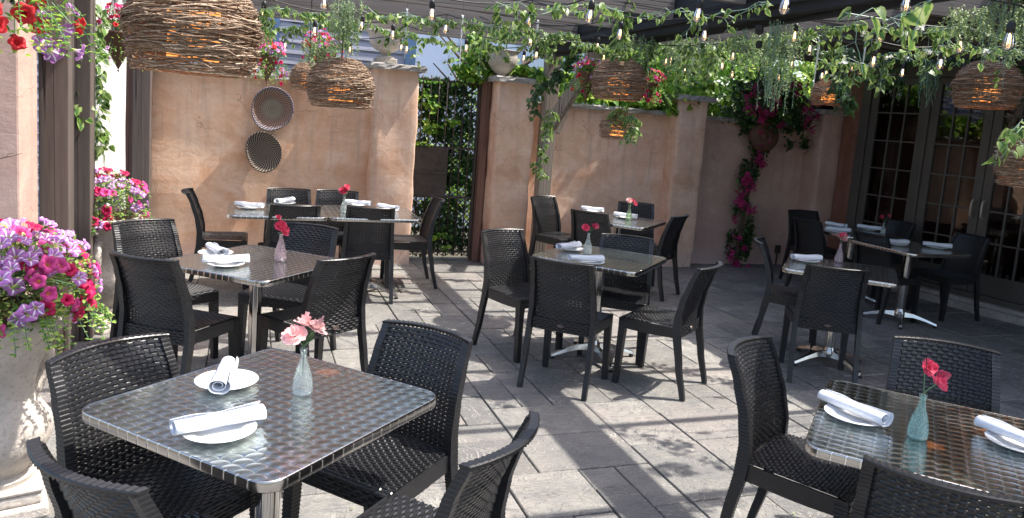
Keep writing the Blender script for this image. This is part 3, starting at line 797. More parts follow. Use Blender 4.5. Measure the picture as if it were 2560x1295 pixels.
CH=[
(-0.41,2.59,-47,'black woven chair left of the front left table, beside the big flower urn'),
(0.65,2.69,-138,'black woven chair behind the right side of the front left table'),
(-0.33,1.75,42,'cropped black woven chair in the bottom left corner, its curved top seen from behind'),
(0.64,1.73,135,'black woven chair at the bottom centre edge, back to the open floor'),
(-0.64,5.21,-54,'black woven chair by the far urn, at the back left of the pink vase table'),
(-0.50,4.07,55,'black woven chair with its back to the big petunias, at the pink vase table'),
(0.40,5.18,-123,'black woven chair behind the pink vase and red roses'),
(0.52,4.11,124,'black woven chair with a badge, between front left table and pink vase table'),
(-0.50,6.98,0,'black woven chair seen from the side against the orange wall, left end of long table'),
(0.35,7.43,-90,'black woven chair under the orange wall, left of the two behind the long table'),
(0.81,7.43,-97,'black woven chair under the orange wall, right of the two behind the long table'),
(0.35,6.23,96,'black woven chair in front of the long table, left of two seen from behind'),
(0.96,6.24,86,'black woven chair in front of the long table, right of two seen from behind'),
(1.72,7.01,178,'black woven chair at the right end of the long table, in front of the gate'),
(1.77,5.17,-66,'black woven chair left of the centre table, facing right on open paving'),
(1.78,4.05,48,'black woven chair in front of the centre table, seen squarely from behind'),
(2.76,3.95,128,'black woven chair turned side-on at the right of the centre table'),
(2.74,5.02,-125,'black woven chair behind the centre table with its weave facing us'),
(3.07,7.65,-62,'black woven chair beside the timber post, left of the back middle table'),
(3.08,6.45,37,'black woven chair seen from behind, in front of the back middle table'),
(4.10,7.39,-114,'black woven chair against the tan wall behind the back middle table'),
(4.04,6.37,127,'dark woven chair in profile right of the back middle table'),
(3.95,4.98,-40,'black woven chair in profile left of the shaded right table'),
(3.74,3.91,58,'black woven chair with bright top rail in front of the shaded right table'),
(6.27,7.22,-95,'dark woven chair in the far corner by the shaded wall, farthest back'),
(5.63,6.41,2,'dark woven chair seen from behind at the left of the far corner table'),
(5.62,5.52,3,'dark woven chair seen from behind at the left of the table by the doors'),
(7.06,6.52,180,'dark woven chair between the far corner table and the glazed doors'),
(6.98,5.54,177,'dark woven chair directly in front of the door handles'),
(1.90,2.39,-58,'black woven chair left of the front right table, standing on sunlit paving'),
(2.85,2.31,-131,'black woven chair behind the front right table, its weave half in sun'),
(1.69,1.30,42,'cropped black woven chair in the bottom right corner, seen from behind')]
for c in CH: place_chair(*c)

# ------------------------------------------------------------------ tables
def make_table():
    t=thing('bistro_table','square steel table','table')
    hs=.383; rc=.062; H_=.742
    def outline(off,r):
        p=[]
        for cx,cy,a0 in ((1,1,0),(-1,1,90),(-1,-1,180),(1,-1,270)):
            for k in range(7):
                a=math.radians(a0+15*k); p.append((cx*(hs-r)+(r+off)*math.cos(a),cy*(hs-r)+(r+off)*math.sin(a)))
        return p
    mb=MB(); o=outline(-.004,rc); mb.v=[(x,y,H_) for x,y in o]; mb.f=[tuple(range(len(o)))]; mb.mi=[0]
    mb.v+=[(x,y,H_-.03) for x,y in o]; mb.f.append(tuple(range(len(o),2*len(o)))[::-1]); mb.mi.append(0)
    top=mb.build('tabletop',M['swirl'],t)
    mb=MB(); prof=[(-.0045,.0),(-.002,.0012),(.0,-.001),(.0012,-.004),(.0012,-.027),(.0,-.030),(-.006,-.031)]
    L=len(o)
    for off,dz in prof:
        q=outline(off,rc); mb.v+=[(x,y,H_+dz) for x,y in q]
    for r in range(len(prof)-1):
        for k in range(L):
            k2=(k+1)%L; mb.f.append((r*L+k,(r+1)*L+k,(r+1)*L+k2,r*L+k2)); mb.mi.append(0)
    mb.build('rim',M['rim'],t,smooth=True)
    mb=MB(); mb.lathe([(.036,.115),(.036,.69)],32,mod=lambda a,z,i:1+.06*(1 if math.sin(a*8)>0 else -1)*.5,closed=True)
    mb.build('column',M['chrome'],t,smooth=True,auto=35)
    mb=MB(); mb.box(-.11,.11,-.11,.11,.690,.711); mb.build('mounting_plate',M['rubber'],t)
    mb=MB(); mb.lathe([(.045,.052),(.052,.075),(.050,.10),(.041,.12),(.038,.135)],24,closed=True)
    hb=mb.build('hub',M['alu'],t,smooth=True,auto=40)
    for k in range(4):
        a=PI/4+k*PI/2; c,s_=math.cos(a),math.sin(a); mb=MB()
        st=[(.035,.112,.048,.055),(.12,.104,.043,.040),(.22,.075,.038,.030),(.30,.048,.034,.026),(.325,.040,.030,.024)]
        for d,zt,w_,h in st:
            for q,(sx,sz) in enumerate(((-1,0),(-.6,1),(.6,1),(1,0))):
                x=d*c-sx*w_/2*s_; y=d*s_+sx*w_/2*c; mb.v.append((x,y,zt-h if sz==0 else zt))
        for i in range(len(st)-1):
            for q in range(4):
                q2=(q+1)%4; mb.f.append((i*4+q,i*4+q2,(i+1)*4+q2,(i+1)*4+q)); mb.mi.append(0)
        e=(len(st)-1)*4; mb.f.append((e,e+1,e+2,e+3)); mb.f.append((3,2,1,0)); mb.mi+=[0,0]
        f=mb.build('foot',M['alu'],t,bevel=.004)
        g=MB(); g.lathe([(.016,0),(.018,.003),(.014,.018)],14,c=(.313*c,.313*s_,0),closed=True); g.build('glide',M['rubber'],f)
    return t
def rimmat():
    n=NT('ticked_steel_rim'); v=n.coord('Object'); sp=n.N('SeparateXYZ'); n.L(v,sp.inputs[0])
    q=n.M('FRACT',n.M('MULTIPLY',n.M('ADD',sp.outputs[0],sp.outputs[1]),1/.0415))
    tick=n.ramp(q,[(0,1),(.06,1),(.14,0)])
    n.set(color=n.mix(tick,(.50,.48,.46),(.92,.90,.86)),metal=1,rough=.20,aniso=.3)
    n.set(normal=n.bump(tick,.4,.003)); return n.m
M['rim']=rimmat()
table0=make_table()
TB={'A':(.078,2.300,42.9,1.0,'steel bistro table nearest the camera on the left, swirled top'),
'B':(.045,4.440,48.5,1.0,'steel bistro table with the pink vase, second row on the left'),
'C':(2.365,4.690,43.6,1.0,'steel bistro table in the centre of the terrace with two set places'),
'D':(2.150,1.700,42.3,1.0,'steel bistro table at the bottom right corner with green vase'),
'F':(.222,6.640,0,1.04,'steel bistro table, left half of the long pair under the orange wall'),
'F2':(1.022,6.650,0,1.04,'steel bistro table, right half of the long pair under the orange wall'),
'G':(3.52,6.650,43,1.0,'steel bistro table against the tan wall with the lime vase'),
'E':(4.18,4.345,46,1.0,'half shaded steel bistro table on the right with a sunlit left corner'),
'I':(5.95,5.36,1,1.0,'dark steel bistro table in front of the glazed doors'),
'J':(6.12,6.26,-2,1.0,'dark steel bistro table in the far right corner')}
first=True
for k,(x,y,a,s_,lab) in TB.items():
    o=table0 if first else copy_tree(table0); first=False
    o.location=(x,y,0); o.rotation_euler=(0,0,math.radians(a)); o.scale=(s_,s_,1)
    o['label']=lab; o['group']='square steel bistro tables'
TZ=.7435
# plates and rolled napkins
def make_plate():
    mb=MB(); mb.lathe([(.0,.004),(.050,.004),(.058,.006),(.070,.0125),(.094,.0165),(.0965,.0175),(.098,.0165),(.094,.0140),(.070,.0085),(.056,.0015),(.052,0),(.048,.0015),(.0,.0015)],48)
    o=mb.build('dinner_plate',M['porcelain'],smooth=True); return o
def make_napkin():
    mb=MB(); R=random.Random(5); L_=.235; nl=22; turns=2.2; ns=40
    def P(u,v):
        th=v*turns*2*PI-.6; x=(u-.5)*L_+(.010*v-.004)*(1 if u>.5 else -1)*abs(u-.5)*2
        rad=(.009+.0165*v)*(1+.07*math.sin(u*6+1)+.03*math.sin(u*17+v*3))*(1.0+.22*(u-.5))+(.0025 if v>.86 else 0)*(1+math.sin(u*9))
        return (x, rad*math.cos(th)*1.15, .023+rad*math.sin(th)*.86)
    mb.grid(P,26,54)
    return mb.build('rolled_napkin',M['linen'],smooth=True,solid=.0014)
plate0=make_plate(); nap0=make_napkin(); pf=[True]
def place_setting(x,y,na,lab,nlab,dz=0,nx=0,ny=0,tilt=0):
    p=plate0 if pf[0] else plate0.copy(); q=nap0 if pf[0] else nap0.copy()
    if not pf[0]: link(p); link(q)
    pf[0]=False
    p.location=(x,y,TZ); tag(p,lab,'plate','white plates set on the steel tables')
    q.location=(x+nx,y+ny,TZ+.0145); q.rotation_euler=(0,0,math.radians(na)); tag(q,nlab,'napkin','rolled white napkins on the plates')
PL=[
(-0.055,2.462,-96,'white plate with a folded upright napkin on the nearest left table, farther one','short rolled napkin pointing at the camera on the nearest left table',0,-0.01,0),
(-0.062,2.082,20,'white plate at the front corner of the nearest left table','long rolled napkin across the plate at the front corner of the nearest left table',0,0,0.01),
(-0.183,4.606,-70,'white plate farther back on the pink vase table','slanting rolled napkin on the rear plate of the pink vase table',0,0,0),
(-0.116,4.301,7,'white plate nearer the front of the pink vase table','bluish rolled napkin lying level on the pink vase table',0,0,0.015),
(2.23,4.919,30,'white plate beside the textured vase on the centre table','rolled napkin behind the textured vase on the centre table',0,-0.02,0),
(2.159,4.441,-4,'white plate at the front edge of the centre table','rolled napkin at the front edge of the centre table',0,-0.03,0.0),
(1.946,1.871,-78,'white plate on the bottom right table, left of the green vase','rolled napkin sloping down to the right beside the green vase',0,0,0.015),
(2.341,1.585,-82,'white plate cut by the right edge of the photo','rolled napkin cut by the right edge of the photo',0,-0.01,0.01),
(-0.01,6.649,-26,'white plate at the left end of the long table','rolled napkin at the left end of the long table',0,0,0),
(0.298,7.02,53,'white plate near the wall on the left half of the long table','crossed rolled napkin near the wall on the left half of the long table',0,0,0),
(0.953,7.047,-26,'white plate just right of the clear vase on the long table','rolled napkin just right of the clear vase on the long table',0,0,0),
(1.195,6.8,-58,'white plate near the right end of the long table','rolled napkin near the right end of the long table',0,0,0),
(3.466,7.192,-40,'white plate mostly hidden on the back middle table','small napkin peeking above a chair on the back middle table',0,0,0),
(3.633,6.757,-50,'white plate behind the lime vase on the back middle table','rolled napkin behind the lime vase on the back middle table',0,0,0),
(4.062,4.573,-7,'white plate on the sunlit corner of the half shaded table','rolled napkin on the sunlit corner of the half shaded table',0,0,0),
(5.868,5.43,-5,'white plate at the left side of the table by the doors','small rolled napkin at the left side of the table by the doors',0,0,0),
(6.225,5.291,-38,'white plate in front of the chair by the door handles','napkin with a peaked fold in front of the door handles',0,0,0),
(5.817,6.143,-25,'white plate at the near corner of the far corner table','long rolled napkin at the near corner of the far corner table',0,0,0),
(6.139,6.534,-80,'white plate at the back of the far corner table','slanting napkin at the back of the far corner table',0,0,0),
(6.471,6.388,-50,'white plate left of the small vase on the far corner table','rolled napkin left of the small vase on the far corner table',0,0,0),
]
for s_ in PL: place_setting(*s_)

# vases and their flowers
def rose(name, mat, R0=.022, layers=3, seed=1, open_=1.0):
    R=random.Random(seed); mb=MB(); mb.uv=[]
    for l in range(layers):
        n=5 if l else 3; rad=R0*(1-.27*(layers-1-l)); tilt=(.25+.5*l/(max(1,layers-1)))*open_
        for k in range(n):
            a0=2*PI*(k+.5*(l%2))/n+R.uniform(-.2,.2); wd=2.3*PI/n
            b=len(mb.v)
            for j in range(5):
                v=j/4
                for i in range(5):
                    u=i/4-.5; a=a0+u*wd*(.40+.62*math.sin(PI*(.12+.62*v)))
                    rr=rad*(.12+.88*math.sin(v*PI*.5*(.75+.25*open_)))*(1+.06*math.sin(u*14+k))
                    z=R0*(1.25*v*(1-tilt*.75)+.20)+R0*(layers-l)*.10 - R0*.35*tilt*v*v + R0*.08*math.sin(u*9+l*2)*v
                    mb.v.append((rr*math.cos(a),rr*math.sin(a),z)); mb.uv.append((.2+.8*v,.5+u))
            for j in range(4):
                for i in range(4):
                    q=b+j*5+i; mb.f.append((q,q+1,q+6,q+5)); mb.mi.append(0)
    return mb.mesh(name,mat,True)
def leafblade(mb, p, d, n, L_, W_, heart=False, fold=.25):
    """one leaf: base p, direction d, normal n"""
    d=Vector(d).normalized(); n=Vector(n); x=d.cross(n)
    if x.length<1e-4: x=d.orthogonal()
    x.normalize(); n=x.cross(d).normalized(); p=Vector(p)
    if heart: st=[(-.10,.34),(.10,.50),(.42,.46),(.75,.22)]
    else: st=[(.22,.36),(.55,.44),(.82,.22)]
    b=len(mb.v); mb.v.append(tuple(p)); mb.uv.append((.0,0))
    for t_,w_ in st:
        dr=-.18*t_*t_*L_
        for s_ in (-1,0,1):
            mb.v.append(tuple(p+d*t_*L_+x*s_*w_*W_+n*(abs(s_)*fold*w_*W_+dr))); mb.uv.append((abs(s_),t_))
    mb.v.append(tuple(p+d*L_-n*.18*L_)); mb.uv.append((.6,1))
    m_=len(st); e=b+1+3*m_
    mb.f+=[(b,b+1,b+2),(b,b+2,b+3)]; mb.mi+=[0,0]
    for i in range(m_-1):
        q=b+1+3*i; mb.f+=[(q,q+3,q+4,q+1),(q+1,q+4,q+5,q+2)]; mb.mi+=[0,0]
    q=b+1+3*(m_-1); mb.f+=[(q,e,q+1),(q+1,e,q+2)]; mb.mi+=[0,0]
def vase(x,y,mat,lab,h=.155):
    t=thing('bud_vase',lab,'vase',(x,y,TZ+.0008))
    k=h/.155
    mb=MB(); pr=[(.0,.001),(.027,.001),(.0325,.006),(.0335,.024),(.0310,.050),(.0230,.082),(.0135,.112),(.0108,.128),(.0106,.143),(.0125,.151),(.0135,.155),(.0118,.155),(.0090,.143),(.0085,.128)]
    mb.lathe([(r*k,z*k) for r,z in pr],26); mb.build('glass_body',mat,t,smooth=True); return t
def posy(x,y,lab,blooms,leaves,zneck=.150):
    t=thing('flower_stems',lab,'flowers',(x,y,TZ+zneck))
    for i,(dx,dy,dz,mat,R0,ly,tx,ty) in enumerate(blooms):
        s_=MB(); s_.tube([(0,0,-.09),(0,0,0),(dx*.5,dy*.5,dz*.6),(dx,dy,dz)],.0016,5); s_.build('stem',M['stem'],t)
        o=bpy.data.objects.new('bloom',rose('bloom',M[mat],R0*1.35,ly,i+3,1.0)); link(o); o.parent=t; o.location=(dx,dy,dz-R0*.3); o.rotation_euler=(tx,ty,i)
    if leaves:
        mb=MB(); mb.uv=[]
        R=random.Random(len(lab))
        for i in range(leaves):
            a=R.random()*6.28; leafblade(mb,(0,0,.0+R.random()*.02),(math.cos(a),math.sin(a),.7+R.random()*.6),(0,0,1),.045+R.random()*.015,.034)
        mb.build('leaves',M['ivy_d'],t,smooth=True)
    return t
vase(0.173,2.345,M['vase_c'],'clear textured bud vase on the nearest left table',0.15)
posy(0.173,2.345,'blush pink peonies in the clear vase on the nearest left table',[(-.026,-.010,.040,'p_peony',.030,5,.5,-.3),(.024,-.005,.055,'p_peony',.030,5,.4,.3),(-.004,.008,.068,'p_peony',.026,4,.3,.1)],5)
vase(2.037,1.701,M['vase_g'],'green tinted bud vase on the bottom right table',0.145)
posy(2.037,1.701,'three raspberry pink roses leaning from the green vase',[(-.026,-.01,.096,'p_rose',.021,3,1.2,.2),(.034,-.01,.030,'p_rose',.022,4,.8,.5),(.072,-.01,.048,'p_rose',.018,3,.6,.9)],0)
vase(0.175,4.436,M['vase_p'],'pink tinted bud vase on the second row left table',0.165)
posy(0.175,4.436,'two deep pink roses and a small bud in the pink vase',[(-.004,.0,.055,'p_rose',.026,4,.8,-.1),(.004,-.01,.025,'p_rose',.024,3,.9,0),(-.030,.0,.100,'p_rose',.016,3,.6,-.5)],4)
vase(2.296,4.781,M['vase_c'],'grey textured bud vase on the centre table',0.15)
posy(2.296,4.781,'two coral pink roses in the vase on the centre table',[(-.032,.0,.040,'p_rose',.022,4,.9,-.3),(.014,-.01,.050,'p_rose',.020,4,.9,.1),(.046,.0,.046,'p_rose',.019,3,.8,.4)],2)
vase(0.77,6.536,M['vase_c'],'clear bud vase on the long table under the orange wall',0.15)
posy(0.77,6.536,'pink roses with green leaves in the vase on the long table',[(-.012,.0,.045,'p_rose',.028,4,.9,-.2),(.004,-.01,.075,'p_rose',.022,3,.9,0)],5)
vase(3.603,6.62,M['vase_y'],'lime tinted bud vase on the back middle table',0.15)
posy(3.603,6.62,'pale pink drooping blooms in the lime vase',[(-.015,.0,.050,'p_peony',.024,4,.9,-.2),(.018,.0,.045,'p_rose',.020,3,.9,0),(.055,.0,.020,'p_rose',.018,3,1.2,.5)],2)
vase(4.364,4.563,M['vase_p'],'dim pinkish bud vase on the half shaded table',0.15)
posy(4.364,4.563,'blush and pink blooms above the half shaded table',[(.0,.0,.030,'p_peony',.030,4,.5,.1),(-.022,.0,.055,'p_rose',.020,3,.6,-.2),(.022,.0,.055,'p_rose',.020,3,.6,.2)],0)
vase(6.457,6.177,M['vase_c'],'tiny grey bud vase on the far corner table',0.115)
posy(6.457,6.177,'two small rosebuds on bent stems in the far corner vase',[(-.050,.0,.075,'p_rose',.018,3,.9,-.5),(.040,.0,.085,'p_rose',.020,3,.9,.5)],1,.105)

# ------------------------------------------------------------------ woven lanterns
def make_lantern(w,h,ntw,seed,thick):
    R=random.Random(seed); t=thing('twig_lantern','lantern','lantern')
    def rad(v):   # v 0 bottom .. 1 top
        if v<.42: return w/2*(.86+.14*math.sin(v/.42*PI/2))
        k=(v-.42)/.58; return w/2*math.sqrt(max(0.0,1-(k*.93)**2.1))*(1-.02*k)+.004
    mb=MB()
    for i in range(ntw):
        v=R.random()**.85; a0=R.random()*2*PI; ln=R.uniform(1.2,3.4); slope=R.uniform(-.15,.15); n=int(8+ln*4)
        amp=R.uniform(.003,.012); ph=R.random()*6; fr=R.uniform(2,5); off=R.uniform(-.012,.010); pts=[]; rr=[]
        for k in range(n+1):
            q=k/n; vv=min(1.0,max(0.0,v+slope*(q-.5)+.018*math.sin(ph+q*fr*2.2))); a=a0+ln*q
            r=rad(vv)+off+amp*math.sin(ph+q*fr*3)+(R.uniform(0,.010) if k in (0,n) else 0)
            pts.append((r*math.cos(a),r*math.sin(a),h*vv+R.uniform(-.002,.002))); rr.append(thick*(1.1-.5*q)*R.uniform(.85,1.1))
        mb.tube(pts,rr,4)
    for i in range(int(ntw*.16)):   # upright ribs and stray ends
        a=R.random()*2*PI; v0=R.random()*.5; pts=[]
        for k in range(7):
            vv=min(1,v0+k/6*R.uniform(.45,.55)); r=rad(vv)-.006; aa=a+.25*k/6*math.sin(i); pts.append((r*math.cos(aa),r*math.sin(aa),h*vv))
        mb.tube(pts,thick*.9,4)
    for i in range(int(ntw*.22)):
        a=R.random()*2*PI; vv=R.random()*.9; r=rad(vv); p=Vector((r*math.cos(a),r*math.sin(a),h*vv))
        d=Vector((math.cos(a+R.uniform(.5,2)),math.sin(a+R.uniform(.5,2)),R.uniform(-.5,.4))).normalized()*R.uniform(.02,.06)
        mb.tube([tuple(p),tuple(p+d*.5+Vector((0,0,.004))),tuple(p+d)],thick*.55,4)
    mb.build('twig_dome',M['twig'],t)
    mb=MB(); mb.lathe([(w*.20,h*.14),(w*.205,h*.40),(w*.20,h*.66)],26); sh=mb.build('amber_shade',M['glow'],t,smooth=True)
    mb=MB(); mb.lathe([(.0,-.0),(.014,.012),(.020,.035),(.012,.060),(.009,.07)],12,c=(0,0,h*.22)); mb.build('bulb',M['hot'],sh,smooth=True)
    return t
lan_big=make_lantern(.42,.325,700,3,.0022); lan_small=make_lantern(.262,.21,330,9,.0019)
def place_lantern(proto,x,y,z,lab,rz,first,ztop=2.55,tilt=(0,0)):
    o=proto if first else copy_tree(proto)
    o.location=(x,y,z); o.rotation_euler=(tilt[0],tilt[1],rz); tag(o,lab,'lantern','glowing twig lanterns hanging from the pergola')
    h=.325 if proto is lan_big else .21
    c=MB(); c.tube([(0,0,h*.96),(0,0,max(h+.02,ztop-z))],.004,6); c.build('cord',M['cable'],o)
place_lantern(lan_big,-0.199,2.833,1.733,'large twig lantern close to the camera above the orange wall',0.3,True)
place_lantern(lan_big,0.552,5.177,1.651,'twig lantern overlapping a smaller one, left of the gate pillar',1.3,False)
place_lantern(lan_big,2.780,5.486,1.883,'twig lantern glowing above the middle of the tan wall',2.2,False)
place_lantern(lan_big,4.936,3.985,1.995,'twig lantern glowing in front of the glazed doors',3.7,False)
place_lantern(lan_big,4.394,3.145,1.491,'twig lantern cut by the right edge, low in front of the doors',5.0,False)
place_lantern(lan_small,0.397,5.988,1.758,'small twig lantern half hidden behind a bigger one on the left',0,True)
place_lantern(lan_small,2.776,5.435,1.559,'small low twig lantern wrapped in ivy against the tan wall',2,False)
place_lantern(lan_small,4.524,5.084,1.972,'small twig lantern above the corner pillar, left of the doors',4,False)

# ------------------------------------------------------------------ string lights
def bulb_meshes():
    s_=MB(); s_.lathe([(.0,.0),(.008,-.004),(.014,-.012),(.0165,-.020),(.0165,-.050),(.0145,-.052),(.0,-.052)],12)
    g=MB(); g.lathe([(.012,.0),(.014,-.008),(.0195,-.026),(.0235,-.045),(.0215,-.060),(.012,-.070),(.0,-.0725)],14)
    f=MB()
    for k in range(3):
        a=k*2.1; f.tube([(.004*math.cos(a),.004*math.sin(a),-.012),(.0065*math.cos(a),.0065*math.sin(a),-.046)],.0016,5)
    f.lathe([(.0,-.004),(.004,-.008),(.0045,-.016),(.0,-.018)],6)
    return s_.mesh('socket',M['cable'],True),g.mesh('bulb',M['bulbglass'],True),f.mesh('filament',M['hot2'],False)
SOC,GLS,FIL=bulb_meshes()
def light_string(bulbs,label,seed,sag=.05,ext=((-1.2,0,.1),(1.2,0,.1))):
    """bulbs: glass centres; the cable runs above them"""
    R=random.Random(seed); t=thing('light_string',label,'string lights',(0,0,0),0,'black cable string lights with clear bulbs')
    pts=[]; bl=[Vector(b) for b in bulbs]; nodes=[]
    dr=[R.choice((.012,.02,.035,.05)) for _ in bl]
    nodes=[b+Vector((0,0,.043+.055+d)) for b,d in zip(bl,dr)]
    s0=nodes[0]+Vector(ext[0]); s1=nodes[-1]+Vector(ext[1]); al=[s0]+nodes+[s1]; path=[]
    for a,b in zip(al,al[1:]):
        L_=(b-a).length
        for k in range(8):
            q=k/8; p=a.lerp(b,q); p.z-=sag*L_*4*q*(1-q); path.append(tuple(p))
    path.append(tuple(al[-1])); c=MB(); c.tube(path,.0042,6); c.build('cable',M['cable'],t,smooth=True)
    for b,nd in zip(bl,nodes):
        d=MB(); d.tube([tuple(nd),tuple(b+Vector((0,0,.04+.052)))],.0035,5); 
        so_=bpy.data.objects.new('socket',SOC); link(so_); so_.parent=t; so_.location=(b.x,b.y,b.z+.035+.052); so_.rotation_euler=(R.uniform(-.08,.08),R.uniform(-.08,.08),R.random()*6)
        dd=bpy.data.objects.new('drop_cord',d.mesh('drop_cord',M['cable'])); link(dd); dd.parent=t
        g=bpy.data.objects.new('bulb',GLS); link(g); g.parent=so_; g.location=(0,0,-.050)
        f=bpy.data.objects.new('filament',FIL); link(f); f.parent=so_; f.location=(0,0,-.050)
light_string([(0.359, 4.446, 2.228), (0.957, 4.34, 2.222), (1.606, 4.436, 2.264), (1.617, 3.568, 2.207), (2.139, 3.388, 2.255), (2.153, 2.737, 2.227), (2.56, 2.489, 2.254), (2.868, 2.254, 2.118)],'nearest string of clear bulbs, crossing the very top of the view',1)
light_string([(0.052, 5.413, 2.238), (0.757, 5.809, 2.268), (1.354, 5.6, 2.294), (1.881, 5.19, 2.231), (2.223, 4.429, 2.254), (2.733, 4.251, 2.284), (3.219, 3.975, 2.309), (3.249, 3.315, 2.259), (3.663, 3.164, 2.237)],'string of bulbs running above the middle tables to the doors',2)
light_string([(0.45, 6.343, 2.244), (1.012, 5.928, 2.24), (1.768, 6.517, 2.253), (2.359, 6.304, 2.237), (2.696, 5.766, 2.306), (3.397, 4.867, 2.251), (3.514, 4.185, 2.268), (3.608, 3.711, 2.177), (4.09, 3.65, 2.203)],'string of bulbs between the left baskets and the corner pillar',3)
light_string([(0.079, 7.332, 2.249), (0.281, 7.681, 2.196), (0.87, 7.473, 2.208), (1.337, 7.315, 2.268), (1.462, 7.701, 2.286), (2.53, 7.104, 2.267), (3.136, 7.099, 2.245)],'farthest left string of bulbs above the orange wall and gate',4)
light_string([(3.007, 6.293, 2.278), (3.609, 6.189, 2.295), (3.538, 5.998, 2.286), (4.039, 6.567, 2.264), (3.912, 5.755, 2.265), (4.183, 5.974, 2.223), (4.793, 6.082, 2.251), (4.504, 5.553, 2.326), (4.975, 5.699, 2.271), (4.857, 5.529, 2.288), (4.479, 4.805, 2.272), (4.928, 5.184, 2.296), (4.855, 4.669, 2.255), (5.037, 4.283, 2.255)],'farthest right string of small bulbs near the glazed doors',5)

# ------------------------------------------------------------------ garlands and foliage
def path_pts(pts, step, wob, R):
    P=[Vector(p) for p in pts]; out=[]
    for a,b in zip(P,P[1:]):
        n=max(1,int((b-a).length/step))
        for k in range(n): out.append(a.lerp(b,k/n)+Vector((R.uniform(-wob,wob),R.uniform(-wob,wob),R.uniform(-wob,wob))))
    out.append(P[-1]); return out
def garland(pts,label,seed,size=.04,dens=60,wob=.035,mat='ivy',drops=4,droplen=.22,spread=.05,cat='garland',name='leaf_garland',group=None,white=0,stem='stem_w'):
    R=random.Random(seed); t=thing(name,label,cat,(0,0,0),0,group)
    lf=MB(); lf.uv=[]; st=MB()
    runs=[path_pts(pts,.07,wob,R),path_pts(pts,.09,wob,R)]
    base=path_pts(pts,.05,0,R)
    for i in range(drops):
        p=R.choice(base); q=[p]
        n=R.randint(3,6); L_=droplen*R.uniform(.5,1.25)/n
        for k in range(n): q.append(q[-1]+Vector((R.uniform(-.022,.022),R.uniform(-.022,.022),-L_)))
        runs.append(q)
    for q in runs:
        st.tube([tuple(p) for p in q],.0017,4)
        for a,b in zip(q,q[1:]):
            L_=(b-a).length; n=int(L_*dens*.92+R.random())
            for k in range(n):
                p=a.lerp(b,R.random()); ang=R.random()*2*PI
                o=Vector((math.cos(ang),math.sin(ang),R.uniform(-.9,.35)))
                base_=p+o*R.uniform(.004,spread); d=o+Vector((0,0,-R.uniform(.3,1.4)))
                s_=size*R.uniform(.6,1.25)
                st.tube([tuple(p),tuple(base_)],.0009,3,cap=False)
                leafblade(lf,base_,d,Vector((R.uniform(-1,1),R.uniform(-1.2,.6),R.uniform(.1,1))),s_,s_*.82,heart=True,fold=R.uniform(0,.4))
    lf.build('leaves',M[mat],t,smooth=True); st.build('stems',M[stem],t)
    if white:
        w_=MB(); w_.uv=[]
        for i in range(white):
            c=R.choice(base)+Vector((R.uniform(-.05,.05),R.uniform(-.06,.02),R.uniform(-.06,.02)))
            for k in range(7):
                a=k*.9+R.random(); d=Vector((math.cos(a),math.sin(a)*.6-.3,R.uniform(-.6,.6)))
                leafblade(w_,c+d*.004,d,(R.uniform(-1,1),-1,.6),.032*R.uniform(.7,1.2),.034,fold=.5)
        w_.build('white_blossoms',M['p_white'],t,smooth=True)
    return t
def fern_bunch(p,label,seed,n=34,L0=.35,spread=.10,mat='fern',up=0):
    R=random.Random(seed); t=thing('fern_sprays',label,'fern',p); lf=MB(); lf.uv=[]; st=MB()
    for i in range(n):
        a=R.random()*2*PI; rr_=spread*math.sqrt(R.random()); s0=Vector((math.cos(a)*rr_,math.sin(a)*rr_*.5,R.uniform(-.06,.02)))
        q=[s0]; ln=L0*R.uniform(.45,1.1)
        for k in range(6): q.append(q[-1]+Vector((R.uniform(-.014,.014),R.uniform(-.014,.014),(-ln/6) if not up else (.04-.03*k))))
        st.tube([tuple(x) for x in q],.0012,3,cap=False)
        for a_,b_ in zip(q,q[1:]):
            for k in range(5):
                p_=a_.lerp(b_,k/5); an=R.random()*6.28; d=Vector((math.cos(an),math.sin(an),R.uniform(-.9,.3)))
                leafblade(lf,p_,d,(R.uniform(-1,1),R.uniform(-1,1),1),R.uniform(.010,.026),.0075)
    lf.build('fronds',M[mat],t); st.build('stems',M['stem_w'],t); return t
def leaf_mass(name,label,cat,boxes,n,size,mat,seed,kind=None,group=None,heart=True,parent=None,loc=(0,0,0)):
    """leaves through the volume of several ellipsoids (centre, radii)"""
    R=random.Random(seed); lf=MB(); lf.uv=[]; tot=sum(b[1][0]*b[1][2]+b[1][0]*b[1][1] for b in boxes)
    for c,r in boxes:
        k=int(n*(r[0]*r[2]+r[0]*r[1])/tot)
        # sub-clumps give light and dark patches and gaps
        cl=[(R.uniform(-.8,.8),R.uniform(-.8,.8),R.uniform(-.8,.8)) for _ in range(max(3,int(k/28)))]
        for i in range(k):
            cc=R.choice(cl); p=Vector((cc[0]+R.gauss(0,.16),cc[1]+R.gauss(0,.16),cc[2]+R.gauss(0,.15)))
            p=Vector((c[0]+p.x*r[0],c[1]+p.y*r[1],c[2]+p.z*r[2]))
            d=Vector((R.uniform(-1,1),R.uniform(-1,.6),R.uniform(-1.1,.2)))
            s_=size*R.uniform(.55,1.3)
            leafblade(lf,p,d,Vector((R.uniform(-.8,.8),R.uniform(-1.3,.3),R.uniform(.2,1.2))),s_,s_*(.9 if heart else .4),heart=heart,fold=R.uniform(0,.5))
    if parent: return lf.build('leaves',M[mat],parent,smooth=True)
    t=thing(name,label,cat,loc,0,group); lf.build('leaves',M[mat],t,smooth=True); return t
garland([(-0.101, 5.468, 2.236), (0.152, 5.383, 2.278), (0.423, 5.502, 2.288), (0.66, 5.632, 2.286)],'ivy garland at the top left above the large lantern',60,size=0.045,dens=55,drops=8,droplen=0.2)
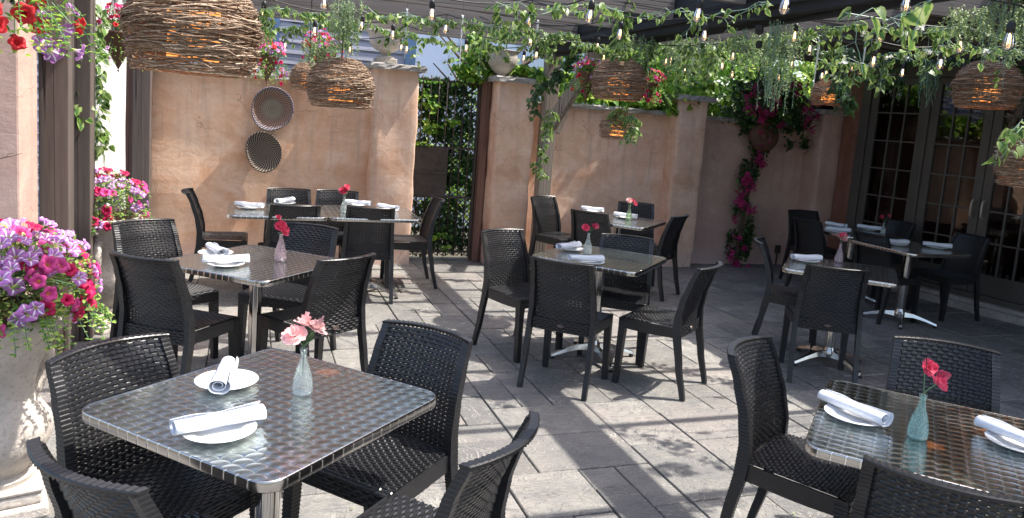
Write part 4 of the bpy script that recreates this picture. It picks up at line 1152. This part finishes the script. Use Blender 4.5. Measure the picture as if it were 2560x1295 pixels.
garland([(0.006, 7.145, 2.258), (0.406, 7.016, 2.353), (0.888, 6.959, 2.408), (1.422, 6.865, 2.334), (1.901, 6.797, 2.296)],'ivy garland under the back rafter left of the gate',61,size=0.048,dens=60,drops=10,droplen=0.22)
garland([(0.686, 5.415, 2.336), (0.951, 5.318, 2.316), (1.268, 5.206, 2.319), (1.59, 5.198, 2.316), (1.895, 5.194, 2.304), (2.21, 5.193, 2.326)],'ivy garland crossing in front of the rafters above the left pillar',62,size=0.042,dens=62,drops=10,droplen=0.18)
garland([(1.928, 6.895, 2.305), (2.103, 6.846, 2.401), (2.352, 6.763, 2.436), (2.563, 6.579, 2.429), (2.767, 6.405, 2.466)],'ivy garland dropping beside the right gate bowl',63,size=0.052,dens=80,drops=9,droplen=0.24)
garland([(1.217, 3.931, 2.257), (1.381, 3.87, 2.236), (1.581, 3.912, 2.286), (1.769, 3.956, 2.309), (1.961, 3.887, 2.306)],'large leaved ivy garland at the top centre',64,size=0.045,dens=40,drops=6,droplen=0.14)
garland([(2.618, 5.194, 2.613), (2.664, 5.262, 2.447), (2.703, 5.335, 2.306), (2.741, 5.416, 2.216)],'ivy hanging down the cord of the middle lantern',65,size=0.05,dens=110,drops=8,droplen=0.14,spread=0.07)
garland([(2.556, 5.817, 2.318), (2.778, 5.733, 2.283), (3.028, 5.654, 2.355), (3.312, 5.553, 2.351), (3.538, 5.363, 2.336)],'ivy garland between lantern cord and charcoal beam',66,size=0.05,dens=80,drops=10,droplen=0.2)
garland([(3.02, 5.006, 2.292), (3.185, 4.736, 2.309), (3.278, 4.492, 2.334), (3.354, 4.253, 2.346), (3.462, 4.005, 2.378), (3.574, 3.754, 2.403)],'dense ivy swag under the right end of the charcoal beam',67,size=0.044,dens=60,drops=14,droplen=0.26,white=5)
garland([(2.242, 4.221, 2.351), (2.398, 4.063, 2.386), (2.559, 4.002, 2.355), (2.679, 3.856, 2.387), (2.748, 3.621, 2.413)],'ivy loops hanging against the charcoal beam',68,size=0.042,dens=30,drops=5,droplen=0.16)
garland([(2.253, 2.482, 2.188), (2.406, 2.426, 2.174), (2.428, 2.315, 2.205), (2.4, 2.22, 2.221)],'big leaved pothos garland nearest the camera at upper right',69,size=0.066,dens=9,drops=3,droplen=0.22,spread=0.06)
garland([(3.73, 4.317, 2.232), (4.021, 4.214, 2.232), (4.201, 4.051, 2.291), (4.346, 3.897, 2.328), (4.415, 3.66, 2.341), (4.586, 3.49, 2.323)],'ivy garland with white blossoms above the glazed doors',70,size=0.044,dens=45,drops=12,droplen=0.2,white=9)
garland([(3.168, 3.244, 2.31), (3.373, 3.167, 2.279), (3.395, 2.949, 2.312), (3.476, 2.806, 2.261), (3.528, 2.684, 2.283)],'ivy garland high at the right corner',71,size=0.044,dens=34,drops=8,droplen=0.16,white=4)
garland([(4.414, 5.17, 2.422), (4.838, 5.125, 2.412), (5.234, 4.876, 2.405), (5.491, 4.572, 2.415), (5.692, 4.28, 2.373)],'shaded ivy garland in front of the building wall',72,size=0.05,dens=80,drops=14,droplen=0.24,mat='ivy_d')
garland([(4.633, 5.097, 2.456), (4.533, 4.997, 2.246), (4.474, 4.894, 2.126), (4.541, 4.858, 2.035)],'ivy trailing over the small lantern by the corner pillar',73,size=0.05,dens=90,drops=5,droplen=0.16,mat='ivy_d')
garland([(2.687, 5.374, 1.771), (2.753, 5.3, 1.79), (2.791, 5.224, 1.725), (2.812, 5.201, 1.609)],'ivy trailing over the low small lantern',74,size=0.036,dens=130,drops=5,droplen=0.12)
garland([(-1.06, 5.483, 2.2), (-1.062, 5.456, 1.999), (-1.062, 5.425, 1.774), (-1.066, 5.399, 1.573), (-1.046, 5.375, 1.449)],'ivy strand hanging down the first grey post',75,size=0.048,dens=62,drops=3,droplen=0.2,spread=0.06)
garland([(-0.996, 5.679, 2.232), (-0.969, 5.637, 1.999), (-0.984, 5.617, 1.815), (-0.948, 5.576, 1.608), (-0.955, 5.549, 1.399), (-0.943, 5.526, 1.256)],'longer ivy strand hanging in front of the white curtain',76,size=0.052,dens=62,drops=4,droplen=0.2,spread=0.06)
garland([(-1.214, 8.712, 1.932), (-1.024, 8.534, 1.91), (-0.831, 8.465, 1.909)],'ivy tuft drooping over the left end of the orange wall',77,size=0.065,dens=60,drops=7,droplen=0.2)
garland([(-0.567, 8.475, 1.881), (-0.371, 8.404, 1.876), (-0.292, 8.374, 1.858)],'ivy tendrils below the large lantern on the wall coping',78,size=0.045,dens=22,drops=4,droplen=0.16)
garland([(2.617, 6.967, 1.886), (2.695, 7.01, 2.011), (2.797, 6.988, 2.118), (2.868, 6.87, 2.218), (2.935, 6.755, 2.334)],'ivy climbing the weathered timber post and its brace',79,size=0.055,dens=95,drops=7,droplen=0.2,mat='ivy_d')
garland([(2.844, 7.036, 1.805), (2.821, 7.011, 1.563), (2.744, 7.004, 1.317), (2.708, 7.006, 1.234), (2.855, 7.044, 1.116)],'thin ivy runner down the timber post',80,size=0.05,dens=55,drops=2,droplen=0.15)
garland([(4.098, 3.066, 1.871), (3.961, 2.996, 1.786), (3.891, 3.009, 1.7), (3.864, 3.006, 1.603)],'few pothos leaves beside the lantern at the right edge',81,size=0.062,dens=28,drops=2,droplen=0.14)
fern_bunch((0.554, 5.035, 2.342),'pale feathery fern hanging above the left twig lanterns',90,n=46,L0=0.36,spread=0.1)
fern_bunch((0.404, 5.158, 2.069),'feathery fern trailing between the two left lanterns',91,n=20,L0=0.18,spread=0.12)
fern_bunch((2.99, 5.459, 2.389),'pale fern mass under the charcoal beam, left part',92,n=60,L0=0.26,spread=0.34)
fern_bunch((3.385, 5.324, 2.433),'pale fern mass under the charcoal beam, middle part',93,n=60,L0=0.26,spread=0.32)
fern_bunch((3.15, 4.009, 2.384),'long hanging fern spray in front of the bougainvillea',94,n=60,L0=0.48,spread=0.14)
fern_bunch((3.15, 4.327, 2.361),'fern spray beside the long hanging one',95,n=34,L0=0.26,spread=0.16)
fern_bunch((3.193, 2.491, 2.351),'sunlit fern at the upper right corner',96,n=60,L0=0.24,spread=0.16)
fern_bunch((3.251, 2.792, 2.353),'sunlit fern left of the upper right corner',97,n=34,L0=0.16,spread=0.12)
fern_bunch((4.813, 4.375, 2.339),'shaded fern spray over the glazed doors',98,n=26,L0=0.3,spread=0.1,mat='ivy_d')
# vines on walls
def vine_stems(mb,paths,r=.006):
    for p in paths: mb.tube(p,[r*(1-.5*i/(len(p)-1)) for i in range(len(p))],6)
t=leaf_mass('climbing_vine','bright green vine sprawling over the tan wall and its stone coping','vine',
 [((3.6,8.2,2.03),(.55,.18,.12)),((4.3,8.25,2.05),(.6,.2,.16)),((4.75,8.1,2.03),(.42,.25,.14)),((5.0,8.15,2.22),(.4,.28,.12)),((4.6,8.4,2.45),(.7,.25,.26)),((3.5,8.3,2.20),(.3,.15,.08)),((4.72,7.96,1.92),(.16,.06,.08))],2400,.080,'vine',21)
st=MB(); vine_stems(st,[[(3.1,8.25,0.1),(3.2,8.3,1.2),(3.4,8.2,2.0),(4.4,8.2,2.02),(5.2,8.25,2.3)],[(4.6,8.3,1.9),(4.7,8.35,2.3),(4.4,8.4,2.6)]],.012); st.build('stem',M['bark'],t)
t=leaf_mass('climbing_vine','vine draped over the right gate pillar and up its stone bowl','vine',
 [((2.72,8.0,2.19),(.38,.22,.07)),((2.40,8.15,2.28),(.22,.15,.20)),((2.30,8.2,2.12),(.24,.12,.10)),((3.0,8.05,2.22),(.2,.15,.08)),((2.35,8.2,2.45),(.12,.12,.16))],950,.078,'vine',22)
st=MB(); vine_stems(st,[[(2.5,8.1,1.3),(2.5,8.1,2.1),(2.4,8.15,2.4)],[(2.5,8.05,2.15),(2.8,7.95,2.15),(3.05,8.0,2.18)]],.006); st.build('stem',M['bark'],t)
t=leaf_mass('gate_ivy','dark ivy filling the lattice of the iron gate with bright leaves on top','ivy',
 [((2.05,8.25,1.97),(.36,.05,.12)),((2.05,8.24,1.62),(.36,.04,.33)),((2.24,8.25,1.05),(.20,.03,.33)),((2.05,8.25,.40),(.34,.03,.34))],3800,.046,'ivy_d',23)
leaf_mass('x','','',[((2.05,8.16,2.05),(.36,.06,.06)),((1.95,8.17,1.80),(.30,.03,.14)),((1.85,8.16,1.36),(.16,.02,.05)),((2.1,8.17,1.5),(.3,.03,.15)),((2.1,8.17,.2),(.2,.03,.12))],230,.050,'vine',24,parent=t)
t=garland([(3.05,7.76,2.40),(3.10,7.70,1.95),(3.20,7.72,1.55)],'ivy wound around the top of the weathered timber post','',31) if False else None
def bougain():
    t=thing('bougainvillea','bougainvillea column with magenta flowers climbing the shaded rose wall','climber',(6.0,8.0,0))
    t.location=(0,0,0)
    spine=[(5.99,8.0,0.0),(5.98,7.99,.5),(6.02,7.99,.95),(6.08,7.99,1.35),(6.16,8.0,1.75),(6.22,8.0,2.1)]
    st=MB()
    for k in range(5):
        R=random.Random(k); st.tube([(x+R.uniform(-.05,.05),y+R.uniform(-.03,.03),z) for x,y,z in spine],.010,6)
    st.build('stem',M['bark'],t)
    boxes=[((x,y,z+.1),(.19,.07,.32)) for x,y,z in spine[:-1]]+[((6.05,7.95,2.15),(.55,.14,.30)),((6.5,7.95,2.05),(.40,.14,.32)),((5.85,8.0,1.95),(.25,.1,.25)),((6.65,7.93,1.75),(.16,.06,.25))]
    leaf_mass('x','','',boxes,4200,.042,'ivy_d',41,parent=t)
    R=random.Random(6); fl=[]
    protos=[]
    for k in range(3):
        mb=MB(); mb.uv=[]
        for i in range(16):
            c=Vector((R.gauss(0,.025),R.gauss(0,.02),R.gauss(0,.028)))
            for j in range(3):
                a=R.random()*6.28; d=Vector((math.cos(a),math.sin(a),R.uniform(-.6,.6))); leafblade(mb,c,d,(R.uniform(-1,1),-1,R.uniform(-.5,1)),.026,.024,fold=.5)
        protos.append(mb.mesh('blossom',M['p_pink'],True))
    spots=[]
    for x,y,z in spine[:-1]:
        for i in range(8): spots.append((x+R.uniform(-.17,.15),y-.07-R.random()*.03,z+R.uniform(-.02,.42)))
    for i in range(30): spots.append((R.uniform(5.65,6.85),7.82+R.uniform(-.04,.06),R.uniform(1.82,2.38)))
    for s_ in spots:
        o=bpy.data.objects.new('blossom',R.choice(protos)); link(o); o.parent=t; o.location=s_; o.scale=(1.0,)*3; o.rotation_euler=(0,0,R.uniform(-1,1))
bougain()
t=thing('clay_dish','round terracotta dish with a raised ring hanging in the bougainvillea','dish',(6.12,7.90,1.69),0)
mb=MB(); mb.lathe([(.0,.030),(.035,.028),(.045,.018),(.06,.016),(.072,.026),(.085,.016),(.15,.012),(.19,-.012),(.20,-.03),(.192,-.034),(.18,-.012),(.15,.0),(.0,.0)],40)
d=mb.build('dish',M['clay'],t,smooth=True); d.rotation_euler=(math.radians(90),0,math.radians(-14))
t=thing('wall_fan','round dark metal fan cage under the pergola behind the white blossoms','fan',(5.75,7.55,2.20),0)
mb=MB(); 
for r in (.20,.14,.08): mb.lathe([(r-.006,0),(r,.006),(r+.006,0),(r,-.006),(r-.006,0)],30)
mb.lathe([(.0,-.03),(.045,-.03),(.05,.03),(.0,.04)],18)
for k in range(12): a=k*PI/6; mb.bar((.04*math.cos(a),.04*math.sin(a),0),(.2*math.cos(a),.2*math.sin(a),0),.004,.004)
d=mb.build('cage',M['iron'],t); d.rotation_euler=(math.radians(75),0,math.radians(20))
mb=MB(); mb.tube([(0,.06,.0),(0,.12,.2),(0,.12,.42)],.012,8); mb.build('bracket',M['iron'],t)
t=thing('outlet_box','small grey outdoor socket box with conduit low on the shaded wall','socket box',(6.66,8.08,.18))
mb=MB(); mb.box(-.03,.03,-.045,.0,-.02,.09); b=mb.build('box',M['iron'],t,bevel=.006); mb=MB(); mb.tube([(0,-.02,-.18),(0,-.02,-.02)],.010,8); mb.build('conduit',M['iron'],t)
t=thing('power_plug','black cable connector dangling under the charcoal beam','connector',(2.876, 3.882, 2.306))
mb=MB(); mb.lathe([(.0,.03),(.022,.028),(.026,.0),(.022,-.022),(.0,-.03)],8); mb.lathe([(.0,-.04),(.018,-.045),(.022,-.065),(.018,-.085),(.0,-.09)],6,c=(.01,0,-.02)); mb.build('body',M['rubber'],t)

# woven wall baskets
def wall_basket(x,z,rx,rz_,mat,lab,rot,seed):
    t=thing('wall_basket',lab,'basket',(x,8.07,z)); mb=MB(); nr=26; na=56; R=random.Random(seed)
    def rimr(a): return 1+.035*math.sin(2*a+seed)+.02*math.sin(3*a+1)
    for i in range(nr+1):
        r=i/nr; dep=-.052*max(0,(r-.45)/.55)**1.6-.008
        for k in range(na):
            a=2*PI*k/na; mb.v.append((rx*r*rimr(a)*math.cos(a),dep+.0025*math.sin(r*nr*PI),rz_*r*rimr(a)*math.sin(a)))
    for i in range(nr):
        for k in range(na):
            k2=(k+1)%na; mb.f.append((i*na+k,i*na+k2,(i+1)*na+k2,(i+1)*na+k)); mb.mi.append(0)
    o=mb.build('coils',M[mat],t,smooth=True,solid=.008); o.rotation_euler=(0,rot,0)
    mb=MB(); pts=[]
    for k in range(na+1):
        a=2*PI*k/na; pts.append((rx*1.01*rimr(a)*math.cos(a),-.064+.004*math.sin(k*2.2),rz_*1.01*rimr(a)*math.sin(a)))
    mb.tube(pts,.0085,7); o=mb.build('rim',M[mat],t,smooth=True); o.rotation_euler=(0,rot,0)
wall_basket(.185,1.585,.19,.222,'bask1','oval coiled basket with reddish rings, upper of the two on the wall',.15,1)
wall_basket(.115,1.145,.170,.196,'bask2','black and cream coiled basket, lower of the two on the wall',-.1,4)

# stone vessels on the pillars
def fluted(a,z,i): return 1+.028*abs(math.sin(a*6))
t=thing('stone_urn','pale fluted stone bowl on a foot standing on the left gate pillar','urn',(1.31,8.06,2.145))
mb=MB(); mb.box(-.11,.11,-.11,.11,0,.055); mb.build('plinth',M['urn_g'],t,bevel=.008)
mb=MB(); mb.lathe([(.0,.05),(.095,.055),(.09,.075),(.055,.09),(.045,.105),(.06,.120),(.12,.15),(.165,.20),(.175,.245),(.168,.255),(.185,.30),(.215,.325),(.225,.33),(.215,.335),(.19,.31),(.15,.26),(.0,.24)],40,mod=lambda a,z,i:fluted(a,z,i) if 6<=i<=10 else 1)
mb.build('bowl',M['urn'],t,smooth=True,auto=50)
t=thing('stone_urn','grey fluted stone bowl half buried in vine on the right gate pillar','urn',(2.615,8.06,2.13))
mb=MB(); mb.lathe([(.0,.0),(.06,.0),(.07,.03),(.115,.07),(.155,.13),(.17,.20),(.16,.23),(.172,.27),(.185,.28),(.17,.285),(.15,.25),(.0,.2)],36,mod=lambda a,z,i:fluted(a,z,i) if 3<=i<=6 else 1)
mb.build('bowl',M['urn_g'],t,smooth=True,auto=50)

# ------------------------------------------------------------------ big flower urns
def big_urn(x,y,s,lab,rz):
    t=thing('stone_urn',lab,'urn',(x,y,0),rz); t.scale=(s,s,s)
    mb=MB(); mb.box(-.165,.165,-.165,.165,.0,.055); mb.box(-.145,.145,-.145,.145,.055,.10); mb.box(-.15,.15,-.15,.15,.10,.125)
    mb.build('plinth',M['urn'],t,bevel=.012)
    def flute(a,z,i):
        if z<.155: return 1
        if z<.42: return 1+.055*abs(math.cos(a*4.5))**.6*math.sin(PI*min(1,max(0,(z-.16)/.26)))
        return 1
    prof=[(.0,.12),(.125,.125),(.130,.145),(.105,.160),(.118,.185),(.152,.225),(.178,.275),(.188,.330),(.180,.375),(.158,.415),(.140,.445),(.132,.475),(.135,.52),(.15,.575),(.178,.64),(.212,.70),(.232,.73),(.250,.742),(.262,.760),(.262,.778),(.250,.790),(.222,.788),(.215,.770),(.20,.74),(.0,.72)]
    mb.lathe  # noqa
    mb=MB(); mb.lathe(prof,72,mod=flute); mb.build('bowl',M['urn'],t,smooth=True,auto=60)
    for k in range(2):      # scrolled handles
        a=k*PI+.6; c,s_=math.cos(a),math.sin(a); mb=MB(); pts=[]; rr=[]
        for i in range(26):
            q=i/25; 
            if q<.75: r=.135+.075*math.sin(q/.75*PI)+.03*q; z=.40+.27*q/.75
            else:
                b_=(q-.75)/.25*PI*1.5; r=.215-.030*math.sin(b_)*1-.0*b_; z=.67+.032*(1-math.cos(b_))*.7
            pts.append((r*c,r*s_,z)); rr.append(.020+.012*math.sin(q*PI))
        mb.tube(pts,rr,10); mb.build('handle',M['urn'],t,smooth=True)
    mb=MB(); mb.lathe([(.205,.70),(.212,.775),(.208,.80),(.196,.80),(.19,.77),(.0,.77)],30); mb.build('coir_liner',M['soil'],t,smooth=True)
    return t
big_urn(-.905,3.21,1.0,'large fluted stone urn overflowing with petunias at the left edge',.3)
big_urn(-.965,5.72,1.0,'second stone urn with petunias, behind the grey posts by the far chair',1.0)
def petunia(mat,seed,R0=.034):
    R=random.Random(seed); mb=MB(); mb.uv=[]; na=30
    prof=[(.0,-.030),(.10,-.026),(.22,-.012),(.45,-.001),(.75,.004),(1.0,-.003)]
    for i,(r,z) in enumerate(prof):
        for k in range(na):
            a=2*PI*k/na; lobe=1-.20*(abs(math.cos(2.5*a)))**2.5*(r**2)
            mb.v.append((R0*r*lobe*math.cos(a),R0*r*lobe*math.sin(a),z*R0/.03+R0*.10*r*r*math.sin(a*7+seed)+R0*.12*r*math.cos(a*2+seed)))
            mb.uv.append((r,k/na))
    for i in range(len(prof)-1):
        for k in range(na):
            k2=(k+1)%na; mb.f.append((i*na+k,i*na+k2,(i+1)*na+k2,(i+1)*na+k)); mb.mi.append(0)
    return mb.mesh('bloom',M[mat],True)
PET={k:[petunia(k,s_,.034) for s_ in (1,2)] for k in ('p_red','p_mag','p_pur','p_scar')}
def petunias(x,y,z,rx,ry,rz_,n,lab,seed,mix=('p_pur','p_mag','p_pur','p_red','p_pur'),spill=.12,leafn=900,lsize=.024,name='petunia_bouquet',sc=1.0,cam=True,lmat='herb'):
    R=random.Random(seed); t=thing(name,lab,'flowers',(x,y,z)); lf=MB(); lf.uv=[]; st=MB(); got=[]
    tries=0
    while len(got)<n and tries<n*60:
        tries+=1
        a=R.random()*2*PI; el=math.asin(R.uniform(-.32,1)); ce=math.cos(el)
        d=Vector((ce*math.cos(a),ce*math.sin(a),math.sin(el)))
        q=R.uniform(.80,1.12); p=Vector((d.x*rx*q,d.y*ry*q,d.z*rz_*q-(spill*R.random() if el<.2 else 0)))
        if any((p-g).length<.034*sc for g in got): continue
        got.append(p); key=mix[int((math.sin(d.x*3.1+seed)+math.cos(d.z*4+d.y*2+seed*2)+2)/4*len(mix)*.999)] if R.random()<.55 else R.choice(mix)
        o=bpy.data.objects.new('bloom',R.choice(PET[key])); link(o); o.parent=t; o.location=p
        nd=(d+Vector((R.uniform(-.5,.5),R.uniform(-.6,.3),R.uniform(-.2,.6)))).normalized()
        o.rotation_euler=nd.to_track_quat('Z','Y').to_euler(); k=sc*R.uniform(.75,1.15); o.scale=(k,k,k)
        st.tube([(0,0,0),tuple(p*.55+Vector((0,0,.02))),tuple(p-nd*.03*sc)],.0016,4,cap=False)
    for i in range(leafn):
        a=R.random()*2*PI; el=math.asin(R.uniform(-.45,1)); ce=math.cos(el); q=R.uniform(.45,1.02)
        p=Vector((ce*math.cos(a)*rx*q,ce*math.sin(a)*ry*q,math.sin(el)*rz_*q-(spill*R.random() if el<.1 else 0)))
        leafblade(lf,p,(R.uniform(-1,1),R.uniform(-1,1),R.uniform(-.4,.9)),(R.uniform(-1,1),R.uniform(-1,.5),1),lsize*R.uniform(.6,1.4),lsize*.55,fold=.3)
    for i in range(int(leafn/45)):   # sprigs that trail over the rim
        a=R.random()*2*PI; p=Vector((math.cos(a)*rx*.85,math.sin(a)*ry*.85,-.03)); q=[p]
        for k in range(7): q.append(q[-1]+Vector((math.cos(a)*.014,math.sin(a)*.014,-.022*R.uniform(.5,1.3))))
        st.tube([tuple(v) for v in q],.0015,4,cap=False)
        for v in q[1:]:
            for k in range(4):
                an=R.random()*6.28; leafblade(lf,v,(math.cos(an),math.sin(an),R.uniform(-.3,.6)),(0,-.5,1),lsize*.75,lsize*.42,fold=.3)
    lf.build('foliage',M[lmat],t,smooth=True); st.build('stems',M['stem'],t); return t
petunias(-.87,3.21,.90,.31,.31,.23,190,'mixed crimson and purple petunias spilling from the large stone urn',4,leafn=3400,spill=.06)
petunias(-.94,5.72,.89,.27,.27,.21,115,'pink and purple petunias in the second urn behind the posts',8,mix=('p_mag','p_pur','p_mag','p_pur','p_red','p_pur'),leafn=1600)
def hanging_cone(x,y,z,lab,seed,R0=.11,H_=.26,n=34,sc=.62,cordtop=2.55,fl=1.0,mix=('p_scar','p_mag','p_pur','p_red')):
    t=thing('hanging_cone_planter',lab,'planter',(x,y,z)); mb=MB(); mb.lathe([(.003,-H_),(R0*.45,-H_*.55),(R0*.85,-.02),(R0*.9,.0),(R0*.8,0),(.0,-.02)],20); mb.build('cone',M['clay'],t,smooth=True)
    mb=MB(); mb.lathe([(.0,-H_-.02),(.008,-H_-.012),(.0,-H_)],8); mb.build('finial',M['iron'],t)
    c=MB()
    for k in range(3): a=k*2.1; c.tube([(R0*.85*math.cos(a),R0*.85*math.sin(a),0),(0,0,cordtop-z)],.0025,4)
    c.build('hanger',M['cable'],t)
    petunias(x,y,z-.015,R0*1.5*fl,R0*1.4*fl,R0*1.45*fl,n,'trailing red and violet blooms in '+lab,seed,mix=mix,spill=.17,leafn=650,lsize=.022,name='trailing_flowers',sc=sc,lmat='vine')
hanging_cone(0.101,6.76,2.036,'cone planter nearest the large lantern above the orange wall',101,R0=0.11,H_=0.22,n=85,sc=0.62)
hanging_cone(0.547,6.61,2.105,'cone planter hanging behind the left twig lanterns',102,R0=0.13,H_=0.2,n=85,sc=0.62)
hanging_cone(2.795,6.134,2.127,'cone planter left of the middle twig lantern',103,R0=0.095,H_=0.26,n=70,sc=0.55)
hanging_cone(3.507,6.306,2.105,'dark red cone planter right of the middle twig lantern',104,R0=0.1,H_=0.2,n=60,sc=0.58,mix=('p_red', 'p_red', 'p_mag'))
hanging_cone(-0.92,6.057,2.065,'cone planter between the grey posts and the large lantern',105,R0=0.14,H_=0.26,n=95,sc=0.66)
hanging_cone(-0.668,2.579,1.947,'cone planter with scarlet blooms at the top left corner',106,R0=0.12,H_=0.05,n=44,sc=0.95,mix=('p_scar', 'p_scar', 'p_pur'))
# twisted glass icicles
def icicle(p,L_,lab):
    t=thing('glass_icicle',lab,'ornament',p,0,'twisted glass icicles hanging in the garlands'); mb=MB()
    for ph in (0,PI):
        pts=[]; rr=[]
        for k in range(40):
            q=k/39; r=.006*(1-q*.8); a=ph+q*34; pts.append((r*math.cos(a),r*math.sin(a),-L_*q)); rr.append(.0045*(1-.8*q)+.0008)
        mb.tube(pts,rr,5)
    mb.build('twist',M['tinsel'],t,smooth=True)
    mb=MB(); mb.tube([(0,0,0),(0,0,.12)],.001,4); mb.build('thread',M['cable'],t)
icicle((1.151, 6.126, 2.479),0.4,'glass icicle left of the stone urn')
icicle((1.575, 5.972, 2.462),0.42,'glass icicle in front of the blue building')
icicle((2.364, 6.346, 2.55),0.28,'glass icicle near the timber post')
icicle((3.725, 4.343, 2.403),0.36,'glass icicle in front of the fern mass')
icicle((4.036, 4.238, 2.445),0.26,'glass icicle left of the bulbs by the doors')

# ------------------------------------------------------------------ trees beyond the wall
def tree(x,y,h,crowns,n,size,lab,seed,mat='tree'):
    R=random.Random(seed); t=thing('garden_tree',lab,'tree',(x,y,0)); mb=MB()
    mb.tube([(0,0,0),(.05,.02,h*.3),(-.03,.04,h*.6),(.02,0,h*.9)],[.11,.09,.06,.03],9)
    for i in range(11):
        a=R.random()*6.28; z0=h*R.uniform(.35,.8); r=R.uniform(.5,1.1)
        mb.tube([(0,0,z0),(math.cos(a)*r*.5,math.sin(a)*r*.5,z0+.2),(math.cos(a)*r,math.sin(a)*r,z0+.55)],[.035,.022,.008],6)
    mb.build('trunk',M['bark'],t,smooth=True)
    leaf_mass('x','','',crowns,n,size,mat,seed,parent=t,heart=False)
tree(5.0,9.6,3.2,[((0,0,2.2),(.95,.6,.75)),((-.5,-.2,2.9),(.8,.6,.6)),((.6,.1,3.1),(.8,.6,.6)),((.3,-.5,1.7),(.6,.3,.5))],2600,.12,'leafy green tree standing beyond the middle stucco pillar',51)
tree(6.7,10.2,3.8,[((0,0,2.3),(1.2,.7,1.0)),((-.3,-.3,3.2),(1.2,.7,.7)),((.8,0,2.8),(.9,.6,.8)),((-.9,-.5,1.9),(.7,.4,.6))],3000,.13,'sunlit yellow green tree beyond the shaded rose wall',52)
tree(9.2,10.8,4.2,[((0,0,2.6),(1.5,.8,1.2)),((-.9,0,3.5),(1.2,.7,.8))],1500,.15,'tall tree in the gap behind the building corner',53)
tree(2.9,9.5,2.9,[((0,0,2.35),(.35,.3,.35)),((.3,0,1.7),(.4,.3,.5)),((-.6,-.3,1.3),(.7,.3,1.0)),((-1.0,-.3,.7),(.6,.3,.7))],1500,.10,'small leafy tree right behind the iron gate',54)
leaf_mass('hedge','thick green hedge behind the rose wall and bougainvillea','hedge',[((6.0,8.9,1.9),(.9,.35,.6)),((5.3,8.8,2.2),(.5,.3,.5)),((7.1,9.0,2.2),(.8,.4,.7))],3200,.09,'vine',55)

# fallen bits on the paving
R=random.Random(77); lf=MB(); lf.uv=[]
for i in range(260):
    x=R.uniform(-.8,6.5); y=R.uniform(1.2,7.8)
    a=R.random()*6.28; leafblade(lf,(x,y,.004+R.random()*.003),(math.cos(a),math.sin(a),.05),(0,0,1),R.uniform(.006,.022),R.uniform(.005,.013),fold=.2)
tag(lf.build('leaf_litter',M['fern']),'tiny dry leaves and petals scattered over the grey paving','leaf litter',kind='stuff')
t=thing('bare_twig','thin bare brown twig poking out beside the pink pier','twig',(-1.17,4.55,1.27)); mb=MB()
mb.tube([(-.16,0,-.045),(-.09,0,-.02),(-.02,0,.0),(.03,0,.018)],[.003,.0028,.002,.001],5); mb.tube([(-.05,0,-.01),(-.03,0,.012),(-.01,0,.018)],.0013,4); mb.build('stick',M['bark'],t)
